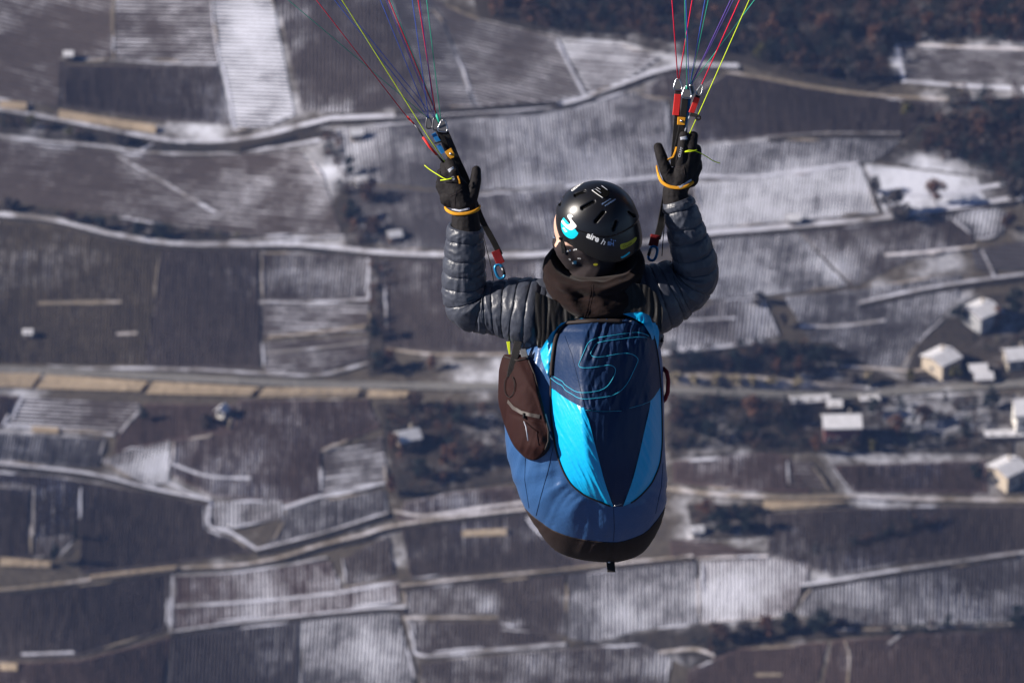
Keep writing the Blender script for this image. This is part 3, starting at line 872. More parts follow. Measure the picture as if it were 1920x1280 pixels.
TREES = [
 (1755, 384, 46, 'russet', 'round russet tree standing alone in the snowy garden at right', 1.1),
 (1680, 408, 42, 'bush', 'big dark round bush beside the snowy garden at right', 1.2),
 (1640, 366, 34, 'grey', 'grey bare tree at the corner of the whitest plot', 1.),
 (1410, 792, 50, 'russet', 'pale russet tree in the scrub right of the harness', .8),
 (1455, 708, 34, 'russet', 'left of two orange trees above the rocky bank', .7),
 (1497, 706, 36, 'russet', 'right of two orange trees above the rocky bank', .7),
 (1680, 815, 36, 'russet', 'orange brown tree to the right of the red house', 1.),
 (1600, 842, 22, 'bush', 'low bush in front of the red house', 1.1),
 (1530, 850, 34, 'russet', 'tan tree just left in front of the red house', .8),
 (1632, 846, 26, 'olive', 'small olive tree right in front of the red house', .9),
 (1800, 610, 40, 'dark', 'dark evergreen between the houses at the right edge', 1.),
 (1870, 612, 34, 'russet', 'rust coloured tree below the upper right house', .9),
 (1902, 590, 46, 'dark', 'tall dark evergreen at the right edge beside the grey house', 1.),
 (1705, 718, 24, 'olive', 'olive bush by the driveway of the white roofed house', 1.1),
 (1790, 716, 30, 'olive', 'olive tree left of the two small snowy roofs', 1.),
 (1860, 770, 40, 'dark', 'dark tree at the right edge below the road', 1.1),
 (1730, 800, 44, 'brown', 'brown bare tree right of the orange one near the red house', 1.),
 (1640, 780, 30, 'dark', 'dark shrubby tree close behind the red house', 1.2),
 (1830, 905, 34, 'dark', 'dark tree left of the lowest house at the right edge', 1.),
 (1320, 972, 34, 'russet', 'rust tree at the left end of the wood patch right of the harness', 1.1),
 (1350, 1000, 40, 'dark', 'dark tree in the middle of the wood patch right of the harness', 1.3),
 (1400, 998, 38, 'dark', 'dark tree at the right end of the wood patch right of the harness', 1.2),
 (1440, 1196, 40, 'russet', 'russet tree in the lower right thicket', 1.),
 (1395, 1200, 38, 'grey', 'grey tree left of the russet one in the lower right thicket', 1.2),
 (1540, 1184, 36, 'dark', 'dark round tree right of the russet one in the lower thicket', 1.8),
 (1480, 1188, 36, 'dark', 'dark tree touching the russet one in the lower thicket', 1.2),
 (1350, 1206, 36, 'brown', 'brown tree at the left of the lower right thicket', 1.3),
 (1908, 1180, 40, 'dark', 'dark tree at the lower right edge', 1.1),
 (840, 880, 40, 'russet', 'rust tree in the scrub left of the side pocket', 1.1),
 (895, 870, 36, 'brown', 'brown tree nearest the harness in the left scrub', 1.2),
 (790, 900, 36, 'dark', 'dark tree at the bottom of the left scrub', 1.3),
 (735, 850, 34, 'russet', 'slender rust tree on the gully path', .8),
 (735, 930, 36, 'russet', 'lower slender rust tree on the gully path', .7),
 (780, 765, 30, 'brown', 'brown tree behind the little gully cottage', 1.),
 (860, 800, 34, 'dark', 'dark tree between gully cottage and side pocket', 1.2),
 (700, 640, 40, 'dark', 'dark tree in the gully right of the small terraces', .9),
 (712, 700, 40, 'dark', 'dark tree where the gully meets the road', 1.),
 (730, 690, 32, 'russet', 'rust tree where the gully meets the road', .9),
 (810, 694, 26, 'russet', 'small rust tree above the road left of the pocket', 1.),
 (690, 380, 40, 'brown', 'brown tree below the upper gully hut', 1.1),
 (660, 420, 40, 'dark', 'dark tree at the foot of the left banded vineyard', 1.1),
 (655, 330, 34, 'dark', 'dark tree beside the upper gully hut', .9),
 (700, 440, 34, 'brown', 'brown tree at the bottom of the upper gully', 1.2),
 (60, 242, 26, 'olive', 'olive tree at the left end of the upper scrub bank', 1.),
 (130, 262, 24, 'olive', 'second olive tree from the left on the upper scrub bank', 1.),
 (230, 272, 22, 'bush', 'grey bush on the upper scrub bank at left', 1.3),
 (20, 396, 22, 'bush', 'bush at the left end of the second scrub bank', 1.3),
 (130, 420, 24, 'brown', 'brown tree on the second scrub bank at left', 1.3),
 (190, 432, 24, 'dark', 'dark tree on the second scrub bank at left', 1.3),
 (260, 444, 24, 'dark', 'dark tree at the right of the second scrub bank', 1.5),
 (300, 446, 22, 'dark', 'rightmost dark tree of the second scrub bank', 1.6),
 (104, 1055, 34, 'dark', 'dark slender tree at the edge of the lower left snowy plot', .7),
 (140, 1010, 30, 'cypress', 'thin dark cypress beside the lower left snowy plot', 1.2),
 (385, 800, 20, 'bush', 'bush by the white hut under the left road', 1.2),
 (270, 790, 24, 'dark', 'dark shrubby tree below the longest tan bank', 1.),
 (1270, 805, 40, 'brown', 'brown tree right beside the harness above the lane', 1.1),
 (1330, 830, 38, 'dark', 'dark tree in the scrub between harness and red house', 1.3),
 (1310, 690, 30, 'dark', 'dark tree above the pale rocky bank near the harness', 1.3),
 (1380, 688, 30, 'dark', 'dark tree in the middle above the pale rocky bank', 1.4),
 (1540, 680, 28, 'dark', 'dark tree at the right end above the rocky bank', 1.4),
 (1470, 668, 26, 'dark', 'dark tree behind the two orange trees', 1.5),
 (1600, 722, 20, 'bush', 'bush at the end of the pale rocky bank', 1.2),
 (1420, 570, 20, 'bush', 'bush in the bright snow patch near the right elbow', 1.2),
 (1468, 612, 30, 'grey', 'grey tree in the snow gully near the right elbow', .9),
 (1890, 430, 34, 'brown', 'brown tree at the right edge beside the long pale track', 1.2),
 (1900, 380, 44, 'grey', 'grey bare tree at the right edge above the pale track', 1.2),
 (1545, 70, 46, 'russet', 'brightest russet tree high in the upper right wood', .9),
 (1620, 150, 44, 'brown', 'brown tree at the lower right tip of the upper wood', .9),
 (1500, 140, 46, 'brown', 'brown tree above the dry track at the wood edge', .8),
 (1640, 90, 44, 'russet', 'russet tree left of the steep snow chute', .8),
 (1425, 118, 34, 'olive', 'olive tree at the wood edge beside the right riser lines', .9),
 (1450, 70, 44, 'russet', 'russet tree in the upper wood right of the lines', .8),
 (1830, 66, 46, 'russet', 'russet tree in the far upper right of the wood', .8),
 (1740, 66, 44, 'russet', 'russet tree above the upper right plot', .8),
 (1700, 228, 36, 'olive', 'olive tree at the left tip of the right wood', .9),
 (1840, 260, 40, 'russet', 'russet tree inside the right wood', .8),
 (1740, 280, 36, 'brown', 'brown tree at the lower left of the right wood', 1.2),
 (1600, 812, 14, 'bush', 'tiny bush at the wall of the red house', 1.2),
]
for i, (x, y, h, k, lab, wd) in enumerate(TREES):
    tree(x, y, h, k, lab, 'scattered winter trees and bushes', i, wd)

for i, (x, y, lab) in enumerate([(1266,722,'pale straw bush touching the harness above the road'),(1302,724,'second pale straw bush from the harness above the road'),(1342,724,'third pale straw bush from the harness above the road'),(1378,726,'fourth pale straw bush from the harness above the road'),
        (1412,727,'fifth pale straw bush from the harness above the road'),(1446,729,'sixth pale straw bush from the harness above the road'),(1496,731,'seventh pale straw bush from the harness above the road'),(1628,722,'lone pale straw bush by the road near the driveway')]):
    tree(x, y, 22, 'straw', lab, 'straw bushes above the road', i, 1.)

def wood(name, polys, n, label, hpx, kinds):
    """a wood that reads as one mass"""
    rg = random.Random(len(label))
    mats = [LEAF[k] for k in ('dark', 'brown', 'russet', 'grey', 'olive')]
    idx = {'dark': 0, 'brown': 1, 'russet': 2, 'grey': 3, 'olive': 4}
    V = []; Fc = []; MI = []
    for poly, cnt in polys:
        xs = [p[0] for p in poly]; ys = [p[1] for p in poly]
        k = 0
        while k < cnt:
            x, y = rg.uniform(min(xs), max(xs)), rg.uniform(min(ys), max(ys))
            if not inside(poly, x, y): continue
            k += 1
            g = G(x, y); h = hpx*(.6+.7*rg.random())*M_PER
            kd = rg.choice(kinds)
            v, f = crown_geo(h, h*(.34+.2*rg.random()), n, rg, 1., .15)
            o = len(V); V += [p+g for p in v]; Fc += [tuple(i+o for i in q) for q in f]; MI += [idx[kd]]*len(f)
            v, f = tube_geo([(g.x, g.y, g.z-.3), (g.x, g.y, g.z+h*.6)], [h*.03, h*.012], 5, v0=len(V))
            V += v; Fc += f; MI += [5]*len(f)
    o = mk(name, V, Fc, mats+[M_TRUNK], None, False, base=V[0])
    o.data.polygons.foreach_set('material_index', MI)
    tag(o, label, 'wood', kind='stuff')
wood('woodland', [([(880,-80),(1980,-80),(1980,84),(1700,80),(1672,84),(1664,160),(1620,166),(1500,142),(1380,112),(1260,92),(1160,70),(1046,62),(920,34)], 900)], 80,
     'dark leafless wood covering the top right of the hillside', 40, ['dark', 'dark', 'dark', 'brown', 'brown', 'grey', 'brown', 'dark', 'russet'])
wood('woodland', [([(1776,196),(1980,180),(1980,360),(1900,372),(1850,330),(1720,286),(1760,240)], 230)], 80,
     'dark wood at the right edge below the upper right plot', 38, ['dark', 'dark', 'brown', 'grey', 'brown'])
wood('thicket', [([(1258,668),(1440,650),(1540,652),(1600,694),(1500,706),(1420,700),(1258,700)], 110), ([(1258,752),(1500,760),(1520,840),(1258,850)], 110), ([(1640,760),(1840,748),(1840,846),(1660,842)], 50)], 100,
     'low dark thicket on both sides of the road right of the harness', 24, ['dark', 'dark', 'brown', 'grey'])
wood('thicket', [([(712,762),(940,756),(960,890),(760,922),(730,840)], 90), ([(694,490),(712,490),(720,690),(696,700)], 20), ([(606,250),(640,250),(660,430),(716,464),(650,460),(630,340)], 26)], 100,
     'brown scrub filling the gully left of the pilot', 22, ['dark', 'brown', 'brown', 'russet', 'grey'])
wood('thicket', [([(1300,1196),(1480,1166),(1600,1176),(1400,1210),(1300,1244)], 26), ([(1640,1178),(1980,1166),(1980,1180),(1640,1192)], 22), ([(1296,950),(1420,950),(1434,1000),(1304,1008)], 18), ([(1500,1040),(1760,978),(1760,984),(1500,1046)], 20)], 100,
     'dark hedge thickets across the lower right of the hillside', 20, ['dark', 'dark', 'brown'])
wood('thicket', [([(0,216),(150,246),(330,278),(330,282),(150,262),(0,242)], 26), ([(-40,380),(330,430),(460,448),(320,450),(100,408)], 34), ([(1800,570),(1960,560),(1960,710),(1820,716)], 30)], 100,
     'dark bushes along the banks at the left and round the houses at right', 16, ['dark', 'dark', 'brown', 'olive'])

# ------------------------------------------------------------------ houses
M_SNOWROOF = mat('snow_on_roof', (.62, .61, .63), .9, .2, .35, .7, .6, 1.5)
M_TILE = mat('dark_roof_tiles', (.10, .085, .08), .8, .2, .3, 1.5)
M_PANE = mat('window_glass', (.03, .035, .045), .15, .5, .1, 1.)
M_FRAME = mat('painted_frame', (.55, .52, .48), .6, .3, .1, 1.)
M_DOOR = mat('wooden_door', (.12, .07, .045), .7, .3, .2, 1.)
WALLS = {'red': (.17, .065, .062), 'cream': (.44, .37, .29), 'white': (.68, .65, .60), 'grey': (.30, .30, .31), 'wood': (.24, .15, .09), 'stone': (.34, .30, .25)}
def house(px, py, L, D, H, rot, wall, label, roofh=None, snow=True, windows=3, storeys=1, cat='house', chimney=True, door=True):
    """px, py = middle of the foot; L along the ridge, D across, H to the eaves, metres; rot of the ridge about Z"""
    g = G(px, py)
    o = thing('house' if cat == 'house' else 'hut', label, cat, g)
    o.rotation_euler = (0, 0, rot)
    W = mat('wall_'+wall, WALLS[wall], .9, .2, .12, .4)
    rh = roofh or D*.32
    def part(name, V, Fc, m, par=o):
        me = bpy.data.meshes.new(name); me.from_pydata([tuple(v) for v in V], [], Fc); me.materials.append(m)
        c = bpy.data.objects.new(name, me); C.objects.link(c); c.parent = par
        return c
    l, d = L/2, D/2; b = -2.2
    V = [(-l,-d,b),(l,-d,b),(l,d,b),(-l,d,b),(-l,-d,H),(l,-d,H),(l,d,H),(-l,d,H),(-l,0,H+rh),(l,0,H+rh)]
    part('wall', V, [(0,1,5,4),(2,3,7,6),(1,2,6,9,5),(3,0,4,8,7),(0,3,2,1)], W)
    e = .55; t = .28; sl = rh/d
    for s in (-1, 1):
        yo, zo = s*(d+e), H-e*sl
        V = [(-l-e,0,H+rh+.05),(l+e,0,H+rh+.05),(l+e,yo,zo+.05),(-l-e,yo,zo+.05)]
        V += [(x, y, z+t) for x, y, z in V]
        f = [(0,1,2,3),(4,5,6,7),(0,1,5,4),(1,2,6,5),(2,3,7,6),(3,0,4,7)]
        r = part('roof', V, f, M_TILE)
        if snow:
            q = [(-l-e+.08,s*.02,H+rh+t+.06),(l+e-.08,s*.02,H+rh+t+.06),(l+e-.08,yo-s*.1,zo+t+.06+.02),(-l-e+.08,yo-s*.1,zo+t+.06+.02)]
            q += [(x, y, z+.22) for x, y, z in q]
            part('snow_cover', q, f, M_SNOWROOF, r)
    if chimney:
        c, f = box_geo(Vector((l*.45, d*.3, H+rh*.8+.9)), Vector((.3,0,0)), Vector((0,.3,0)), Vector((0,0,.9)))
        part('chimney', c, f, mat('wall_stone', WALLS['stone'], .9, .2, .12, .4))
    def opening(cx, cy, cz, w, h, ax, nm):
        ux = Vector((1,0,0)) if ax == 'y' else Vector((0,1,0)); uy = Vector((0,1,0)) if ax == 'y' else Vector((1,0,0))
        c, f = box_geo(Vector((cx,cy,cz)), ux*(w/2+.12), uy*.06, Vector((0,0,h/2+.12)))
        fr = part(nm, c, f, M_FRAME if nm == 'window' else M_DOOR)
        if nm == 'window':
            c, f = box_geo(Vector((cx,cy,cz)), ux*(w/2), uy*.09, Vector((0,0,h/2)))
            part('pane', c, f, M_PANE, fr)
    for st in range(storeys):
        z = 1.5+st*2.6
        for i in range(windows):
            x = -l+L*(i+.5)/windows
            if st == 0 and door and i == windows//2: opening(x, -d, 1.0, 1.0, 2.0, 'y', 'door')
            else: opening(x, -d, z, 1.1, 1.2, 'y', 'window')
        opening(-l, 0, z, 1.1, 1.2, 'x', 'window'); opening(l, 0, z, 1.1, 1.2, 'x', 'window')
    return o
rad = math.radians
house(1577, 821, 9.2, 6.4, 4.8, rad(2), 'red', 'red walled house with a broad snow covered roof', 1.7, windows=4)
house(1764, 692, 6.8, 7.4, 3.6, rad(42), 'cream', 'cream gabled house with a bright snowy roof beside the driveway', 1.05, windows=2)
house(1838, 606, 7.0, 7.4, 4.0, rad(40), 'grey', 'grey house with a snowy roof among evergreens at the right edge', 1.05, windows=2)
house(1906, 684, 6.0, 5.5, 3.0, rad(10), 'stone', 'low stone house with snowy roof at the right edge above the road', 1.8, windows=2)
house(1833, 702, 4.0, 3.2, 1.8, rad(5), 'wood', 'upper of two small snow roofed sheds by the road', 1.0, windows=1, cat='hut', chimney=False)
house(1843, 716, 4.2, 3.0, 1.6, rad(5), 'wood', 'lower of two small snow roofed sheds by the road', 1.0, windows=1, cat='hut', chimney=False)
house(1888, 900, 7.0, 7.2, 3.8, rad(40), 'cream', 'cream house with a snowy roof at the lower right edge', 1.05, windows=2)
house(1926, 806, 7.0, 7.0, 6.4, rad(4), 'white', 'tall white house cut by the right edge', 2.4, windows=2, storeys=2)
house(1882, 822, 9.5, 2.4, 1.4, rad(2), 'wood', 'long low snow roofed shelter beside the tall white house', .6, windows=3, cat='hut', chimney=False, door=False)
house(1518, 756, 9.6, 2.6, 1.2, rad(8), 'wood', 'long low shed with a white roof behind the red house', .7, windows=3, cat='hut', chimney=False, door=False)
house(1564, 766, 3.2, 2.8, 1.4, rad(2), 'wood', 'little snowy shed touching the back of the red house', .9, windows=1, cat='hut', chimney=False)
house(1630, 752, 4.4, 2.2, .9, rad(4), 'wood', 'flat snowy shed by the road right of the red house', .5, windows=1, cat='hut', chimney=False, door=False)
house(1487, 420, 2.8, 2.4, 1.7, rad(5), 'stone', 'tiny stone hut on the edge of the whitest plot', .9, windows=1, cat='hut', chimney=False)
house(765, 834, 5.2, 4.2, 2.6, rad(22), 'wood', 'small wooden cottage in the scrub left of the pocket', 1.6, windows=2)
house(668, 262, 2.6, 2.4, 2.0, rad(10), 'cream', 'cream hut where the upper tracks meet', .9, windows=1, cat='hut', chimney=False)
house(677, 346, 2.6, 2.2, 1.4, rad(10), 'white', 'white hut in the upper gully', .8, windows=1, cat='hut', chimney=False)
house(740, 450, 3.0, 2.4, 1.6, rad(15), 'wood', 'wooden hut above the long track left of the glove', .9, windows=1, cat='hut', chimney=False)
house(1306, 1002, 2.6, 2.2, 1.4, rad(10), 'white', 'white hut at the wood patch right of the harness', .8, windows=1, cat='hut', chimney=False)
house(53, 632, 1.8, 1.6, 1.4, rad(0), 'white', 'tiny white hut alone in the dark left plot', .6, windows=1, cat='hut', chimney=False)
house(417, 782, 2.2, 2.2, 2.2, rad(60), 'white', 'white hut under the left road', .9, windows=1, cat='hut', chimney=False)
house(129, 112, 2.0, 1.8, 1.6, rad(0), 'cream', 'tiny cream hut at the corner of the dark rectangular plot', .7, windows=1, cat='hut', chimney=False)
# ------------------------------------------------------------------ fabrics of the pilot
K_CYAN = mat('cyan_ripstop_nylon', (.002, .35, .66), .36, .45, .08, 14, .35, 85)
K_BLUE = mat('blue_ripstop_nylon', (.027, .084, .212), .36, .55, .14, 12, .40, 80)
K_NAVY = mat('navy_ripstop_nylon', (.0065, .022, .068), .48, .25, .18, 14, .38, 85)
K_HULL = mat('black_hull_fabric', (.020, .0125, .012), .70, .25, .25, 20, .35, 110)
K_POCK = mat('brown_black_neoprene', (.020, .0062, .0060), .78, .15, .2, 16, .3, 90)
K_HOOD = mat('brown_black_fleece', (.0135, .0078, .0075), .95, .1, .25, 30, .45, 120, sheen=.05)
K_PIPE = mat('black_piping', (.022, .015, .014), .7, .3, .1, 30)
K_PUFF = mat('charcoal_down_nylon', (.041, .046, .063), .42, .46, .16, 12, .42, 95)
K_BLKN = mat('black_shiny_nylon', (.007, .0062, .0062), .48, .28, .2, 20, .15, 90)
K_GLOVE = mat('black_stretch_glove', (.0075, .006, .0072), .8, .25, .3, 20, .5, 130)
K_GREY = mat('grey_reflective_tape', (.34, .36, .42), .4, .5, .1, 20)
K_ORNG = mat('orange_webbing', (.62, .27, .010), .7, .3, .2, 60, .5, 900)
K_WEB = mat('black_webbing', (.012, .011, .012), .75, .3, .3, 60, .5, 900)
K_RED = mat('red_webbing', (.62, .022, .020), .6, .35, .12, 40, .3, 900)
K_DRED = mat('dark_red_webbing', (.20, .010, .014), .65, .3, .15, 40, .3, 900)
K_BTAPE = mat('blue_webbing', (.01, .16, .42), .6, .35, .12, 40, .3, 900)
K_STEEL = mat('brushed_steel', (.50, .50, .52), .28, .5, .08, 30, metal=1.)
K_DSTEEL = mat('dark_steel', (.10, .10, .11), .35, .5, .1, 30, metal=.8)
K_ALU = mat('blue_anodised_alloy', (.02, .22, .48), .3, .5, .08, 30, metal=.5)
K_HELM = mat('matte_black_shell', (.009, .009, .0095), .25, .55, .1, 20, .06, 500)
K_HELM2 = mat('satin_black_plate', (.006, .006, .008), .34, .5, .1, 20, .06, 500)
K_BLACK = mat('deep_black_and_vent_shade', (.004, .004, .004), .95, .05, .1, 20)
K_WHITE = mat('white_vinyl', (.80, .80, .80), .5, .4, .03, 20)
K_DCYAN = mat('cyan_vinyl', (.0, .50, .66), .45, .4, .04, 20)
K_YELL = mat('yellow_vinyl', (.44, .40, .02), .5, .4, .06, 20)
K_PALE = mat('pale_blue_vinyl', (.22, .34, .60), .5, .4, .05, 20)
K_SKIN = mat('skin', (.58, .36, .27), .5, .4, .06, 30, .1, 300)
K_GAIT = mat('printed_neck_gaiter', (.026, .020, .022), .85, .2, .2, 30, .3, 600)
K_TROU = mat('dark_trousers', (.03, .03, .034), .85, .2, .2, 20, .3, 400)
L_RED = mat('red_line', (.75, .014, .06), .6, .3, .1, 60)
L_GREEN = mat('green_line', (.03, .40, .27), .6, .3, .1, 60)
L_BLUE = mat('blue_line', (.05, .12, .55), .6, .3, .1, 60)
L_VIOL = mat('violet_line', (.15, .08, .42), .6, .3, .1, 60)
L_YELL = mat('yellow_brake_line', (.62, .78, .01), .6, .3, .1, 60)
L_CYAN = mat('cyan_stitching', (.03, .40, .58), .5, .4, .05, 60)

def bvh_of(o):
    off = origin_of(o)
    return BVHTree.FromPolygons([v.co+off for v in o.data.vertices], [tuple(p.vertices) for p in o.data.polygons])

def proj(bvhs, px, py, off=.0008):
    d = (P(px, py, 0)-CAM).normalized()
    best = None
    for b in bvhs:
        h = b.ray_cast(CAM, d, 60)
        if h[0] is not None and (best is None or h[3] < best[3]): best = h
    if best is None: return None
    n = best[1]
    if n.dot(d) > 0: n = -n
    return best[0]+n*off

# ------------------------------------------------------------------ the seat harness with its back pack
harness = thing('paraglider_harness', 'blue and cyan paragliding harness with rounded black hull on the pilot', 'harness', P(1145, 1052, .32))
BODY = [(618,1030,1226,.10,.10),(650,990,1238,.11,.125),(700,966,1243,.12,.15),(760,946,1245,.14,.18),(820,947,1246,.17,.215),(870,957,1248,.20,.235),(920,971,1249,.235,.245),
        (955,988,1245,.265,.24),(985,1006,1234,.295,.225),(1010,1024,1221,.32,.195),(1030,1044,1206,.34,.155),(1043,1072,1187,.35,.10),(1049,1102,1170,.355,.055),(1052,1130,1156,.36,.012)]
POD = [(597,1082,1190,.012),(604,1064,1208,.035),(618,1046,1222,.060),(650,1036,1232,.092),(705,1031,1239,.112),(760,1031,1242,.118),(820,1037,1243,.112),(860,1046,1240,.098),(900,1064,1226,.070),
       (925,1090,1206,.045),(940,1122,1188,.022),(950,1148,1166,.006)]
def body_back(x, y):
    xl, xr, wc, b = interp(BODY, y)
    s = clamp(abs((x-(xl+xr)/2)/((xr-xl)/2)), 0, 1)
    return wc-b*(1-s**2.2)**(1/2.2)
def body_wr(x, y):
    cx, cy = 1152, 840
    an = math.atan2(y-cy, x-cx); rr = math.hypot(x-cx, y-cy)
    m = sstep(850, 940, y)
    an += .16*nz(x/80, y/80, 2.)
    pa = .55+.8*clamp(.5+nz(x/70, y/60, 8.))
    k = .013*m*pa*(ridge(an*3.6, rr/300, 1.)-.4) + .0060*m*(ridge(an*7.4, rr/240, 4.)-.2)*pa + .0014*m*ridge(an*15, rr/160, 6.) + .0007*ridge(x/9+y/17, y/21-x/30, 3.)
    q = x*.5+y*.25
    k += .010*(1-m)*ridge(x/24+y/90, y/190, 8.) + .0012*nz(x/13, y/30, 2.)
    pucker = math.exp(-((y-hull_y(x)+6)/9)**2)
    k += .0022*pucker*nz(x/3.4, y/14, 5.)
    pl, pr = interp(POD, y)[:2]
    return k*sstep(-4, 26, max(pl-x, x-pr, y-950))
def hull_y(x):
    return interp([(940,905),(985,951),(1003,969),(1040,995),(1090,1011),(1150,1017),(1200,1003),(1235,968),(1252,940)], x)[0]

def body_col(th):
    c, s = math.cos(th), math.sin(th)
    q = 2/2.2
    return math.copysign(abs(c)**q, c), math.copysign(abs(s)**q, s)
def body_pt(cs, sn, y):
    xl, xr, wc, b = interp(BODY, y)
    a = (xr-xl)/2; x = (xl+xr)/2+a*cs
    d = body_wr(x, y) if sn > 0 else 0
    w = wc-(b+d)*sn
    return P(x+cs*d/PX*.5, y, w)
def solve_y(cs, f, lo, hi):
    for _ in range(22):
        m = (lo+hi)/2
        xl, xr = interp(BODY, m)[:2]
        if m < f((xl+xr)/2+(xr-xl)/2*cs): lo = m
        else: hi = m
    return lo
NT = 168
cols = [body_col(2*math.pi*k/NT) for k in range(NT)]
yb = [solve_y(c[0], hull_y, 700, 1051) for c in cols]
NR = 150
V = [body_pt(cols[k][0], cols[k][1], lerp(622, yb[k], i/(NR-1))) for i in range(NR) for k in range(NT)]
shell = mk('harness_shell', V, ring_faces(NR, NT)+[tuple(range(NT))], K_BLUE, harness)
NH = 44
V = []
for i in range(NH):
    t = 1-(1-i/(NH-1))**1.6
    for k in range(NT):
        y = lerp(yb[k]-1.2, 1052, t)
        p = body_pt(cols[k][0], cols[k][1], y)
        if i > 0: p = p+(p-P(1145, 940, .26)).normalized()*.003*math.sin(math.pi*min(1, i/8)/2)
        V.append(p)
hull = mk('hull', V, ring_faces(NH, NT)+[tuple((NH-1)*NT+k for k in range(NT))], K_HULL, harness)
# hem between blue shell and hull, centre seam
tube('hem', [body_pt(cols[k % NT][0], cols[k % NT][1]*1.004, yb[k % NT]) for k in range(NT+1)], .0022, K_PIPE, harness, 6)
B_SHELL = [bvh_of(shell), bvh_of(hull)]
def on(bv, pts, off=.0012):
    r = [proj(bv, x, y, off) for x, y in pts]
    return [p for p in r if p is not None]
tube('seam', on(B_SHELL, densify([(1150,946),(1152,990),(1150,1016)], 3, False), .0005), .0009, K_NAVY, harness, 5)
tube('seam', on(B_SHELL, densify([(1146,1018),(1145,1048)], 3, False), .0005), .0011, K_PIPE, harness, 5)
for ln_ in ([(1037,838),(1028,880),(1014,930),(1005,966)], [(985,858),(984,900),(992,952)], [(1243,868),(1240,912),(1229,962)]):
    tube('seam', on(B_SHELL, densify(ln_, 3, False), .0004), .0010, K_NAVY, harness, 5)
# grab loop under the hull
V, Fc = strap_geo([P(1144,1046,.335), P(1145,1056,.33), P(1146,1066,.327), P(1146,1072,.326)], .028, .006, R_)
loop = mk('tail_loop', V, Fc, K_WEB, harness, False)
V, Fc = tube_geo([P(1142,1053,.325), P(1142,1053,.320)], .0045, 10)
mk('rivet', V, Fc, K_STEEL, loop)

def jack_back(x, y):
    y0 = y+.10*(x-1108)
    xl, xr, wc, b = interp(JAK, y0)
    s = clamp(abs((x-(xl+xr)/2)/((xr-xl)/2)))
    return wc-b*(1-s**2.3)**(1/2.3)
JAK = [(496,1050,1172,.10,.05),(503,1018,1205,.10,.075),(512,995,1226,.10,.095),(528,977,1242,.10,.11),(560,968,1248,.10,.118),(600,967,1250,.11,.118),(632,972,1248,.115,.112),(650,980,1244,.12,.105),(668,992,1238,.12,.095),(760,1002,1230,.16,.10)]
# ---- back pack
def pod_prof(s):
    l = (s+1)/.58; r = (1-s)/.46
    k = .10
    def smin(a, b):
        h = clamp(.5+.5*(b-a)/k); return lerp(b, a, h)-k*h*(1-h)
    return max(0, smin(smin(l, 1.0-.28*(s+.42)), math.sin(clamp(r)*math.pi/2)))
def pod_w(x, y):
    xl, xr, h = interp(POD, y)
    s = clamp((x-(xl+xr)/2)/((xr-xl)/2), -1, 1)
    return body_back(x, max(y, 622))+.002-h*pod_prof(s)-.040*sstep(730, 640, y)
def flap_bot(x):
    return interp([(1028,720),(1045,735),(1070,752),(1096,764),(1130,768),(1165,767),(1195,760),(1220,749),(1236,728),(1244,712)], x)[0]
def flap_wr(x, y):
    xl, xr, h = interp(POD, y); s = (x-(xl+xr)/2)/((xr-xl)/2)
    m = sstep(-.45, -.30, s)
    up = 1-sstep(600, 700, y)
    g = .0085*(ridge(x/17+y/60, y/90, 3.)-.35)*m*(.5+.7*up)
    g += .0026*ridge(x/7.5-y/80, y/40, 6.)*m*(.35+up)
    lo = sstep(690, 745, y)
    g += .0040*lo*m*ridge(x/13-y/70, y/60, 9.)
    g += .0011*nz(x/9, y/26, 2.)
    return g
def panel(name, fl, fr, y0, y1, wf, wr, m, off, nc, nr, parent, fade=True):
    """a cloth panel between two side lines and two end lines, lying on a surface wf(x, y)"""
    V = []
    for i in range(nr+1):
        for k in range(nc+1):
            f = k/nc
            def yy(fn):
                lo, hi = 590, 1000
                for _ in range(20):
                    mid = (lo+hi)/2
                    if mid < fn(lerp(fl(mid), fr(mid), f)): lo = mid
                    else: hi = mid
                return lo
            if i == 0: panel.a = getattr(panel, 'a', {}); panel.a[k] = yy(y0)
            if i == 0: panel.b = getattr(panel, 'b', {}); panel.b[k] = yy(y1)
            y = lerp(panel.a[k], panel.b[k], i/nr); x = lerp(fl(y), fr(y), f)
            ed = 1.
            if fade:
                q0, q1, _h = interp(POD, y); ed = sstep(0, 14, min(x-q0, q1-x))*sstep(952, 940, y)
            V.append(P(x, y, wf(x, y)-wr(x, y)*ed-off))
    Fc = ring_faces(nr+1, nc+1, closed=False)
    return mk(name, V, Fc, m, parent)
podl = lambda y: interp(POD, y)[0]
podr = lambda y: interp(POD, y)[1]
pack = thing('back_pack', None, None, P(1145, 950, .1) - harness.location)
pack.parent = harness
flap = panel('flap', podl, podr, lambda x: 597, lambda x: flap_bot(x)+1.5, pod_w, flap_wr, K_NAVY, .004, 130, 120, pack)
bx1 = lambda y: interp([(740,1090),(765,1097),(800,1107),(850,1120),(900,1133),(950,1150)], y)[0]
bx2 = lambda y: interp([(740,1221),(765,1218),(800,1210),(850,1199),(900,1186),(950,1168)], y)[0]
def cy_wr(x, y):
    a = x*.89-y*.46; b = x*.46+y*.89
    g = .0100*(ridge(a/24, b/210, 2.)-.4)+.0050*ridge(a/10, b/110, 5.)+.0016*ridge(a/4.5, b/60, 8.)
    lo = sstep(860, 935, y)
    return g*(.6+.6*lo)+.0006*nz(x/8, y/8, 1.)
def cn_wr(x, y):
    return .0022*ridge(x/19+y/200, y/120, 7.)+.0012*nz(x/11, y/25, 3.)
sideL = panel('side_panel', podl, bx1, flap_bot, lambda x: 949.5, pod_w, cy_wr, K_CYAN, 0, 64, 110, pack)
